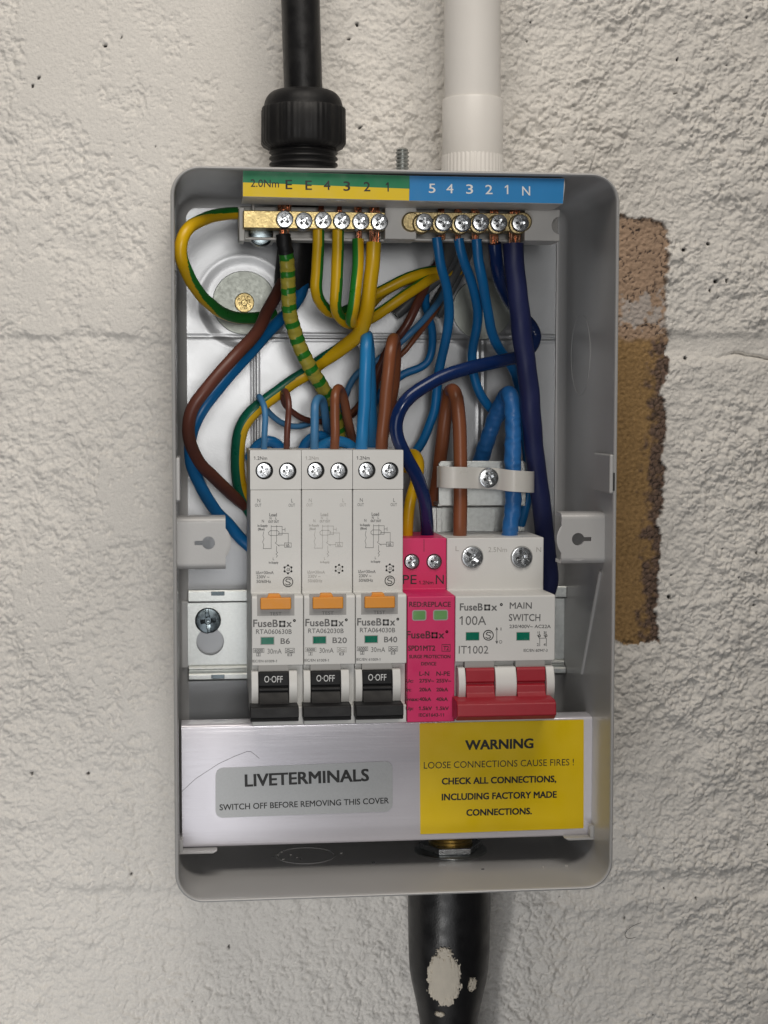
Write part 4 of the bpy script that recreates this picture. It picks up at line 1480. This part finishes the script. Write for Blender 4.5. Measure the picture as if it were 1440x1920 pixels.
tp = [(531, 440, 53), (533, 455, 53), (536.5, 475, 52), (539, 500, 50), (540, 525, 48), (540.5, 553, 46), (542.5, 578, 44), (546.5, 600, 42), (552.5, 621, 40), (560.5, 645, 38), (571, 670, 36), (583, 692, 34), (597, 713, 31), (608, 732, 28), (618, 753, 24), (630, 790, 18), (638, 830, 14)]


def bands(s, a, arc):
    if arc < 6.3: return M['black']
    ph = (arc - 6.3 + 0.5 * math.cos(a + 0.6)) / 6.1
    k = ph % 1.0
    return M['tape_green'] if k < 0.36 else M['tape_yellow']


wt = wire('earth core wrapped in green and yellow striped tape under the first terminal', tp, 2.55, M['black'], GE, matfn=bands, n=28, step=0.5,
          rfn=lambda s, a, arc: 1 + 0.03 * math.sin(arc * 1.9 + 2 * a) + 0.02 * math.sin(arc * 4.3))
w5 = wire('green and yellow wire under terminal 4, looping up to the white conduit',
          [(598, 420, 53), (597, 433, 53), (597, 470, 52), (594.5, 512, 50), (592, 536, 49), (595.5, 556, 46), (606, 574, 40), (621, 586, 34), (645, 585, 28), (675, 569, 24), (702, 552, 22), (735, 536, 22), (768, 520, 22), (802, 510, 20), (827, 508, 17), (850, 507, 13), (868, 508, 8)],
          2.0, M['gy_yellow'], GE, matfn=two_tone([(0, rad(-95)), (.25, rad(-85)), (.42, rad(-40)), (.55, rad(-110)), (1, rad(-100))], M['gy_green'], M['gy_yellow'], 1.1), n=56)
w6 = wire('green and yellow wire under terminal 3, crossing in front of the terminal 4 loop',
          [(634, 420, 54), (634, 433, 54), (633, 470, 54), (632, 512, 54), (630.5, 545, 53), (629.5, 570, 51), (633, 588, 46), (644, 601, 40), (659, 607, 34), (678, 604, 28), (698, 596, 25), (727, 576, 24), (760, 553, 24), (793, 531, 22), (818, 516, 18), (838, 508, 12), (850, 503, 8)],
          2.0, M['gy_yellow'], GE, matfn=two_tone([(0, rad(-105)), (.2, rad(-90)), (.33, rad(-60)), (.5, rad(-110)), (1, rad(-100))], M['gy_green'], M['gy_yellow'], 1.1), n=56)
w7 = wire('half green, half yellow wire hanging straight under terminal 2',
          [(671, 449, 55), (671.5, 487, 56), (668.5, 528, 57), (665.5, 560, 56), (661.5, 584, 54), (658, 598, 50), (661, 604, 44), (672, 598, 34), (690, 575, 24), (715, 550, 15), (760, 525, 12), (820, 512, 9)],
          1.95, M['gy_yellow'], GE, matfn=two_tone([(0, rad(95)), (.42, rad(95)), (.6, rad(-100)), (1, rad(-100))], M['gy_green'], M['gy_yellow'], 1.5), n=56)
w8 = wire('thickest yellow and green wire under terminal 1, sweeping down to the left',
          [(701, 455, 55), (699, 487, 55), (694.5, 528, 53), (690, 566, 50), (686, 595, 46), (677, 619, 42), (660, 639, 37), (633, 658, 31), (600, 680, 26), (577, 698, 25), (553, 713, 25), (527, 732, 26), (502, 750, 27), (478, 769, 28), (462, 786, 28), (451, 808, 26), (446, 838, 23), (446, 876, 19), (450, 912, 15), (462, 945, 12), (478, 970, 12)],
          2.5, M['gy_yellow'], GE, matfn=two_tone([(0, rad(-150)), (.28, rad(-175)), (.40, rad(-260)), (.55, rad(-285)), (.75, rad(-300)), (1, rad(-300))], M['gy_teal'], M['gy_yellow'], 1.25), n=56)

# copper ends at the earth bar
zb1, zb2 = at(600, 431, 53)[1], at(600, 394, 53)[1]
ztop = at(600, 374, 53)[1]
for o, px, wmm, n_, lo, sd in ((wt, 533, 3.6, 6, 446, 1), (w5, 602, 1.7, 3, 424, 2), (w6, 638, 1.7, 3, 424, 3), (w7, 672, 2.0, 3, 450, 4), (w8, 703, 3.3, 6, 455, 5)):
    x = at(px, 415, 53)[0]
    m_ = M['copper'] if px > 650 or px < 560 else M['copper_dark']
    copper(o, x, at(px, lo, 53)[1], zb2, 53, wmm, n_, M['copper'], sd)
    copper(o, x + (0 if px < 690 else 0.1), zb2 - .5, ztop + (0.0), 51.5, wmm * (1.25 if px == 533 else 1), n_, m_, sd + 20)

# ---- wires on the breakers
GB = 'thin wires on top of the white breakers'
wire('thin pale blue wire on the left terminal of the B6 breaker',
     [(495, 852, 40), (495.3, 838, 42), (496, 813, 43), (497.3, 785, 43), (496.5, 768, 42), (491.5, 752, 39), (486.5, 744, 35), (486, 745, 31), (491, 756, 27), (504, 773, 24), (518, 787, 22), (533, 796, 21), (552, 800, 20), (568, 798, 19), (584, 792, 18), (610, 782, 16), (640, 760, 14)], 1.08, M['soft_blue'], GB, n=14)
wire('thin brown wire on the right terminal of the B6 breaker',
     [(537, 852, 40), (537.6, 838, 42), (538.5, 813, 43), (540.5, 785, 43), (541.5, 762, 42), (539.5, 745, 40), (535.5, 734, 36), (531, 737, 31), (531, 748, 28), (536, 761, 25), (547, 772, 23), (562, 782, 21), (580, 789, 19), (605, 790, 17), (640, 775, 13)], 1.1, M['brown'], GB, n=14)
wire('pale blue wire bent over at the B20 breaker, left terminal',
     [(589, 855, 40), (589.3, 838, 42), (590, 813, 43), (590, 780, 43), (590.5, 762, 42), (594, 750, 39), (600, 747, 35), (606, 754, 31), (609, 772, 28), (611.5, 793, 25), (615, 812, 21), (622, 835, 15)], 1.45, M['soft_blue'], GB)
wire('brown wire bent over at the B20 breaker, right terminal',
     [(626.5, 855, 40), (627.2, 838, 42), (628.3, 813, 43), (627.6, 780, 43), (627.8, 750, 43), (630, 734, 41), (635, 727, 38), (641, 735, 34), (647, 758, 31), (652, 788, 28), (658, 812, 24), (664, 835, 18)], 1.6, M['brown_light'], GB)
wire('bright blue upright wire on the left terminal of the B40 breaker',
     [(677, 856, 40), (677.6, 842, 42), (680.3, 800, 44), (683.8, 750, 46), (685.6, 690, 47), (686.3, 650, 46), (687, 634, 43), (688.5, 631, 38), (691, 650, 33), (693, 700, 30), (695, 760, 27), (697, 812, 23), (699, 850, 16)], 2.15, M['sky'], GB)
wire('reddish brown upright wire on the right terminal of the B40 breaker',
     [(714.5, 856, 40), (715.3, 842, 42), (718.3, 800, 44), (723, 750, 46), (728, 700, 47), (732.6, 658, 46), (735.3, 640, 43), (738.5, 636, 38), (741, 655, 33), (740, 700, 29), (733, 750, 25), (722, 800, 20), (712, 845, 14)], 2.15, M['brown_light'], GB)

# ---- neutrals from the blue bar
n5 = wire('blue wire under neutral terminal 4, the straightest and leftmost of them',
          [(819, 446, 52), (822, 470, 52), (828, 502, 50), (837, 537, 46), (841.5, 573, 42), (840.5, 610, 38), (834.5, 645, 33), (826, 680, 28), (820.5, 710, 24), (819, 735, 22), (815.5, 767, 20), (805.5, 797, 18), (793, 825, 16), (780, 846, 14), (765, 865, 12)], 1.7, M['blue'], GN)
n3 = wire('blue wire under neutral terminal 3, passing behind the navy wire',
          [(860, 448, 52), (862, 462, 52), (870, 490, 50), (881.5, 520, 46), (890, 550, 42), (895, 578, 38), (895.5, 602, 34), (891.5, 627, 30), (887, 650, 27), (885, 673, 24), (886.5, 695, 22), (890.5, 713, 21), (898, 733, 20), (909.5, 753, 18), (924, 770, 16), (940, 785, 13)], 1.7, M['blue'], GN)
n2 = wire('blue wire under neutral terminal 2, curving behind the violet cable',
          [(893.5, 449, 53), (894.5, 462, 53), (898, 490, 52), (902.5, 517, 50), (908.5, 550, 46), (914.5, 582, 42), (920, 612, 38), (927, 637, 34), (937.5, 657, 30), (952, 676, 26), (966, 700, 22), (975, 735, 20), (983, 790, 19), (988, 850, 18), (991, 905, 17), (987, 945, 16), (976, 985, 14)], 1.75, M['blue'], GN)
nv = wire('navy wire from neutral terminal 1 looping round to the pink surge device',
          [(927.5, 456, 53), (930.5, 490, 50), (939, 530, 42), (955, 562, 34), (978, 592, 28), (997, 613, 25), (1003, 632, 25), (995, 653, 28), (976, 668, 31), (958, 673, 34), (928, 679, 39), (888, 687.5, 44), (853, 697.5, 47), (820, 711, 49), (787, 730, 51), (763, 750, 52), (748, 772, 52), (742, 796, 51), (744.5, 820, 50), (753, 840, 49), (765, 864, 47), (783, 896, 44), (792, 924, 41), (798, 952, 38), (800.5, 981, 34), (801, 999, 31), (801, 1015, 29)],
          2.35, M['navy'], GN)
vi = wire('thickest violet navy cable from neutral terminal N down the right side',
          [(962.5, 457, 54), (963.5, 480, 54), (966, 515, 53), (971, 557, 52), (976.5, 603, 50), (980.5, 640, 48), (986, 682, 46), (991.5, 723, 43), (996, 775, 40), (1000, 830, 36), (1006, 880, 32), (1013.5, 935, 27), (1020, 991, 22), (1026, 1050, 17), (1029.5, 1088, 14), (1026, 1108, 12), (1015, 1125, 10), (1000, 1140, 9)],
          3.5, M['violet'], GN)
zt2 = at(900, 397, 52)[1]
for o, px, wmm, n_, lo, dk, sd in ((n5, 827, 2.6, 5, 450, 1, 31), (n3, 858, 2.6, 5, 452, 0, 32), (n2, 892, 2.8, 5, 452, 0, 33), (nv, 927, 3.6, 6, 458, 0, 34), (vi, 966, 4.6, 7, 460, 0, 35)):
    x = at(px, 415, 52)[0]
    copper(o, x, at(px, lo, 52)[1], zt2, 52.5, wmm * .85, n_, M['copper'], sd)
    copper(o, x, zt2 - .5, at(px, 380, 52)[1], 51, wmm * .8, n_, M['copper_dark'] if dk else M['copper'], sd + 20)

# ---- main switch tails
GM = 'supply tails bent over into the main switch'
wire('brown supply tail bent over into the left side of the main switch',
     [(862, 1012, 34), (862.3, 995, 35), (863, 952, 36), (863.3, 900, 37), (862.6, 840, 37), (860.6, 785, 37), (856.5, 748, 36), (850, 732, 33), (843, 735, 28), (838, 755, 24), (833.5, 795, 21), (828, 840, 18), (821, 894, 14), (814, 945, 11)], 2.45, M['brown_light'], GM)
wire('blue taped supply tail bent over into the right side of the main switch',
     [(955, 1012, 34), (956.3, 997, 35), (961, 955, 36), (962.5, 913, 37), (961.6, 874, 37), (962, 816, 37), (961.3, 777, 37), (959.5, 752, 36), (955, 738, 33), (947, 744, 28), (936, 766, 24), (924, 794, 20), (914, 826, 17), (905, 852, 14), (896, 880, 11)], 2.85, M['tape_blue'], GM, n=28, step=.6,
     rfn=lambda s, a, arc: 1 + 0.035 * math.sin(arc * 1.1 + 3 * a) + 0.03 * math.sin(arc * 2.7 - 2 * a) * math.sin(arc * .4) + (0.04 if int(arc / 9) % 2 else 0))
wire('short plain yellow wire arching into the pink surge device',
     [(763.5, 1015, 32), (764, 998, 33), (766, 965, 34), (770.5, 935, 34), (779, 905, 32), (784.5, 882, 29), (784, 862, 25), (776, 851, 20), (766, 856, 16), (758, 880, 12)], 2.0, M['yellow'])

# ---- thinner wires coming out of the conduit behind
GC = 'wires from the white conduit behind the breakers'
wire('brown wire from the conduit passing behind the tall brown wire',
     [(830, 480, 9), (806, 518, 16), (794, 545, 20), (784, 565, 23), (773, 590, 24), (760, 613, 24), (746, 632, 23), (728, 655, 21), (710, 690, 19), (700, 730, 17), (690, 790, 14), (682, 840, 12)], 1.6, M['brown'], GC)
wire('light blue thin wire from the conduit passing behind both tall wires',
     [(846, 520, 9), (826, 560, 16), (810, 581, 20), (790, 604, 22), (768, 626, 23), (748, 645, 22), (725, 662, 20), (702, 680, 19), (684, 690, 18), (667, 703, 17), (656, 722, 16), (648, 742, 15), (640, 770, 13), (632, 810, 11)], 1.2, M['soft_blue'], GC, n=14)
wire('thinnest brown wire from the conduit, just under the light blue one',
     [(822, 575, 12), (798, 609, 17), (777, 636, 19), (760, 658, 19), (746, 670, 18), (722, 694, 17), (703, 722, 16), (684, 752, 15), (660, 772, 13), (640, 800, 12)], 0.95, M['brown_light'], GC, n=14)
wire('teal blue wire with a sharp elbow right of the tall brown wire',
     [(800, 530, 9), (798, 565, 11), (803, 592, 13), (809, 612, 15), (811, 637, 16), (809, 660, 17), (801, 680, 17), (784, 691, 17), (763, 698, 17), (745, 709, 17), (722, 728, 16), (706, 746, 15), (694, 775, 13), (686, 815, 11)], 1.45, M['blue'], GC)
wire('dark brown wire low behind the tall blue and brown wires',
     [(745, 650, 12), (722, 678, 13), (705, 705, 13), (690, 735, 12), (672, 765, 11), (655, 780, 10), (630, 800, 9)], 1.5, M['brown'], GC)
wire('blue hump of wire behind the B6 breaker',
     [(468, 860, 22), (477, 842, 24), (490, 830, 25), (504, 826, 25), (518, 832, 24), (530, 846, 22), (540, 862, 20)], 2.0, M['blue'], 'blue humps of wire behind the breakers')
wire('blue hump of wire behind the B20 breaker, left of its twin',
     [(560, 862, 20), (569, 840, 24), (580, 825, 25), (594, 816, 25), (607, 819, 24), (618, 832, 22), (626, 850, 20)], 1.9, M['blue'], 'blue humps of wire behind the breakers')
wire('bright blue hump of wire behind the B20 breaker, right of its twin',
     [(588, 858, 27), (600, 838, 29), (617, 829, 30), (635, 826, 30), (651, 831, 29), (665, 843, 27), (674, 860, 25)], 1.9, M['sky'], 'blue humps of wire behind the breakers')
# grey outer sheaths where the cables leave the conduit
GS = 'grey cable sheaths at the conduit entry'
sheath = lambda lb, pts, r: wire(lb, pts, r, M['grey_sheath'], GS, 'cable_sheath', 'cable sheath', rfn=lambda s, a, arc: 1 + 0.25 * math.cos(2 * a) * 1.0)
sheath('grey cable sheath ending behind the two yellow wires', [(862, 440, 26), (846, 490, 18), (812, 530, 12), (775, 560, 9), (742, 590, 8)], 2.6)
sheath('grey cable sheath ending above the thin light blue wire', [(875, 440, 24), (862, 490, 16), (842, 530, 11), (822, 562, 9), (806, 590, 8)], 2.6)
sheath('grey cable sheath beside the right washer', [(885, 440, 22), (876, 480, 13), (858, 520, 8.5), (838, 560, 7.5), (822, 592, 7)], 2.0)
sheath('dark grey cable sheath in the shade under the neutral bar', [(850, 430, 30), (842, 470, 22), (826, 505, 15), (800, 535, 9), (772, 575, 7.5)], 3.2)

# ================================================================== entries at the top
cd = 28.0
gx_, _ = at(569, 290, cd)
zgl = lambda y: at(569, y, cd)[1]
gl = thing('cable_gland', 'black plastic cable gland on top of the box at left', 'cable gland', (gx_, -0.5, cd))
mb = MB()
th = []
zz0, zz1 = -1.5, zgl(279)
nth = 7
for i in range(nth * 4 + 1):
    th.append((zz0 + (zz1 - zz0) * i / (nth * 4), 11.6 + 0.55 * math.sin(PI * i / 2 - .6)))
mb.lathe(th, gx_, cd, M['black'], 56)
mb.build('thread', gl, angle=60)
mb = MB()
hexm = lambda a, z: 1 - 0.045 * (0.5 + 0.5 * math.cos(8 * a)) ** 3 - 0.012 * (1 if (int(a / TAU * 96) % 2) else 0) * (math.cos(8 * a) < 0.3)
za2, zb3 = zgl(280), zgl(204)
mb.lathe([(za2 - .2, 12.6), (za2 + 0.8, 14.4), (za2 + 1.8, 15.1), (zb3 - .6, 15.0), (zb3, 14.6)], gx_, cd, M['black'], 192, hexm)
mb.build('nut', gl, angle=40)
mb = MB()
zt3 = zgl(172)
mb.lathe([(zb3 - .3, 13.9)] + [(zb3 + (zt3 - zb3) * math.sin(t), 9.2 + 4.6 * math.cos(t)) for t in np.linspace(0, PI / 2, 9)] + [(zt3, 7.4)], gx_, cd, M['black'], 64)
mb.build('dome', gl, angle=60)
cb = MB()
p = [P3(560.5, -250, cd), P3(562, -100, cd), P3(563.5, 0, cd), P3(566, 90, cd), P3(569, 180, cd), P3(570, 230, cd), P3(569, 330, cd - 2), P3(560, 420, cd - 6), P3(553, 490, cd - 9), P3(549, 532, cd - 12)]
cb.tube(spline(p, 2), 6.75, M['rubber'], 40)
tag(cb.build('cable', None, angle=60), 'thick black round cable coming down through the gland at top left', 'cable')

px_, _ = at(886, 250, cd)
zp = lambda y: at(886, y, cd)[1]
cp = thing('conduit_adaptor', 'white plastic conduit adaptor with a ribbed collar on top of the box', 'conduit adaptor', (px_, -0.5, cd))
mb = MB()
mb.lathe([(-1, 9.0), (-0.5, 11.0), (zp(292) - .6, 11.0), (zp(292), 10.7)], px_, cd, M['pvc_white'], 200, lambda a, z: 1 - 0.022 * (0.5 + .5 * math.cos(44 * a)) ** 2)
mb.build('collar', cp, angle=50)
mb = MB()
mb.lathe([(zp(294), 10.75), (zp(188) - .5, 10.85), (zp(188), 10.6)], px_, cd, M['pvc_white'], 64)
mb.build('socket', cp, angle=50)
mb = MB()
pq = [P3(886, 195, cd), P3(886, 100, cd), P3(885.5, 0, cd), P3(885, -120, cd), P3(884.5, -300, cd)]
mb.tube(spline(pq, 8), 9.95, M['pvc_white'], 64)
tag(mb.build('conduit', None, angle=60), 'white plastic conduit pipe running up the wall from the box', 'conduit')

sx2, _ = at(754, 300, 36)
z2 = at(754, 278, 36)[1]
mb = MB()
th = []
nt_ = 11
for i in range(nt_ * 4 + 1):
    th.append((-2 + (z2 + 1.4) * i / (nt_ * 4), 2.15 + 0.3 * math.sin(PI * i / 2)))
th.append((z2, 1.5))
mb.lathe(th, sx2, 36, M['zinc'], 32)
tag(mb.build('threaded_stud', None, angle=60), 'short zinc threaded stud standing on top of the box', 'stud')

# ================================================================== entry at the bottom
gd = 26.0
ex, ed = hit_z(842, 1590, -BH + 1.3)
ln_ = thing('locknut', 'zinc locknut on a brass thread on the floor of the box, right', 'locknut', (ex, -BH + 1.3, gd))
mb = MB()
zf = -BH + 1.4
mb.lathe([(zf, 13.2), (zf + .5, 13.2), (zf + .7, 12.8)], ex, gd, M['zinc'], 56)
mb.build('washer', ln_, angle=40)
mb = MB()
mb.lathe([(zf + .75, 11.2), (zf + 1.2, 11.6), (zf + 3.0, 11.6), (zf + 3.4, 11.2)], ex, gd, M['chrome'], 6)
mb.build('hex_nut', ln_, 0.2)
mb = MB()
mb.lathe([(zf, 7.6 + .0)] + [(zf + 3 + i * .3, 7.8 + .3 * math.sin(PI * i / 2)) for i in range(22)] + [(zf + 10, 6.5)], ex, gd, M['brass'], 40)
mb.build('brass_thread', ln_, angle=60)

kd = 20.0
kx = at(842, 1750, kd)[0]
zk_ = lambda y: at(842, y, kd)[1]
gl2 = thing('gland_shroud', 'black rubber shroud over the cable entry below the box, smeared with cream filler', 'gland shroud', (kx, -BH, kd))
mb = MB()
sp = [(-BH + .4, 15.2), (zk_(1700), 15.3), (zk_(1780), 15.0), (zk_(1815), 14.6), (zk_(1835), 14.0), (zk_(1860), 12.9), (zk_(1885), 11.8), (zk_(1905), 11.0), (zk_(1930), 10.6), (zk_(1990), 10.4), (zk_(2100), 10.3), (zk_(2500), 10.2)]


def shroud_r(z):
    for (z0, r0), (z1, r1) in zip(sp, sp[1:]):
        if z1 <= z <= z0:
            return r0 + (r1 - r0) * (z0 - z) / (z0 - z1)
    return sp[-1][1]


fine = [(z, shroud_r(z)) for z in np.linspace(-BH + .4, zk_(2100), 90)] + [sp[-1]]
mb.lathe(fine, kx, kd, M['rubber'], 64)
mb.build('sleeve', gl2, angle=60)
# dried filler smears
pv = MB()
nu, nw = 170, 190
for (cpx, cpy, rx_, ry_, sd) in ((833, 1838, 32, 53, 3), (832, 1785, 16, 13, 9), (886, 1846, 9, 15, 5), (816, 1800, 8, 10, 12), (826, 1905, 9, 6, 6)):
    ua = np.linspace(-1.5, 1.5, nu)
    va = np.linspace(-1.5, 1.5, nw)
    Uu, Vv = np.meshgrid(ua, va, indexing='ij')
    nz_ = fbm(70 + sd, Uu * 10, Vv * 10, 3.2, 4) + 0.35 * fbm(80 + sd, Uu * 26, Vv * 8, 3, 3)
    big = rx_ > 20
    f_ = 1 - (np.abs(Uu) ** 2.6 + np.abs(Vv) ** 2.6) + (0.5 if big else 0.8) * nz_ - (0.05 if big else 0.15)
    thick = np.clip(f_, 0, 0.35) * 1.5 + 0.08 * nz_
    # surface position on the sleeve
    vid = {}
    vs, fs = [], []
    x0_, z0_ = at(cpx, cpy, kd + 13)
    k = 3000 / (CAM_D - kd - 13)
    for i in range(nu):
        for j in range(nw):
            if f_[i, j] > -0.02:
                z = z0_ - Vv[i, j] * ry_ / k
                r = shroud_r(z) + 0.05 + max(0, thick[i, j])
                s_ = (x0_ + Uu[i, j] * rx_ / k - kx) / r
                if abs(s_) > .95: continue
                a = math.asin(s_)
                vid[(i, j)] = len(vs)
                vs.append((kx + r * math.sin(a), z, kd + r * math.cos(a)))
    for i in range(nu - 1):
        for j in range(nw - 1):
            q4 = [(i, j), (i + 1, j), (i + 1, j + 1), (i, j + 1)]
            if all(c in vid for c in q4):
                fs.append([vid[c] for c in q4])
    pv.add(vs, fs, M['putty'])
pv.build('filler_smear', gl2, angle=80)

# crumbs of drilling swarf on the floor of the box
cr = MB()
rg = random.Random(4)
for (px, py) in ((512, 1606), (520, 1603), (528, 1598), (545, 1603), (557, 1608), (563, 1611), (531, 1611), (700, 1618), (1062, 1624), (1018, 1626), (640, 1600), (905, 1630)):
    x, d_ = hit_z(px, py, -BH + 1.4)
    a, b_, c_ = 0.25 + .4 * rg.random(), 0.12 + .15 * rg.random(), 0.12 + .25 * rg.random()
    pts = [(x + a * math.cos(t) * (1 + .3 * rg.random()), -BH + 1.3 + (b_ * 2 if k else 0), d_ + c_ * math.sin(t) * (1 + .3 * rg.random())) for k in (0, 1) for t in np.linspace(0, TAU, 6)[:-1]]
    cr.add(pts, [(0, 1, 2, 3, 4), (5, 6, 7, 8, 9)] + [(i, (i + 1) % 5, 5 + (i + 1) % 5, 5 + i) for i in range(5)], M['nylon'] if rg.random() < .6 else M['grey_sheath'])
o = cr.build('drilling_crumbs', None, flat=True)
tag(o, 'scattered tiny crumbs of drilling swarf on the floor of the box', 'debris', None, 'stuff')

# small bristle stuck to the wall
hb = MB()
hb.tube(spline([P3(*q) for q in ((1202, 1730, 2.2), (1186, 1736, 2.4), (1172, 1748, 2.6), (1172, 1757, 2.6), (1180, 1761, 2.4), (1192, 1757, 2.2))], 1), .1, M['black'], 8)
tag(hb.build('bristle', None), 'tiny dark bent bristle stuck to the wall, lower right of the box', 'bristle')
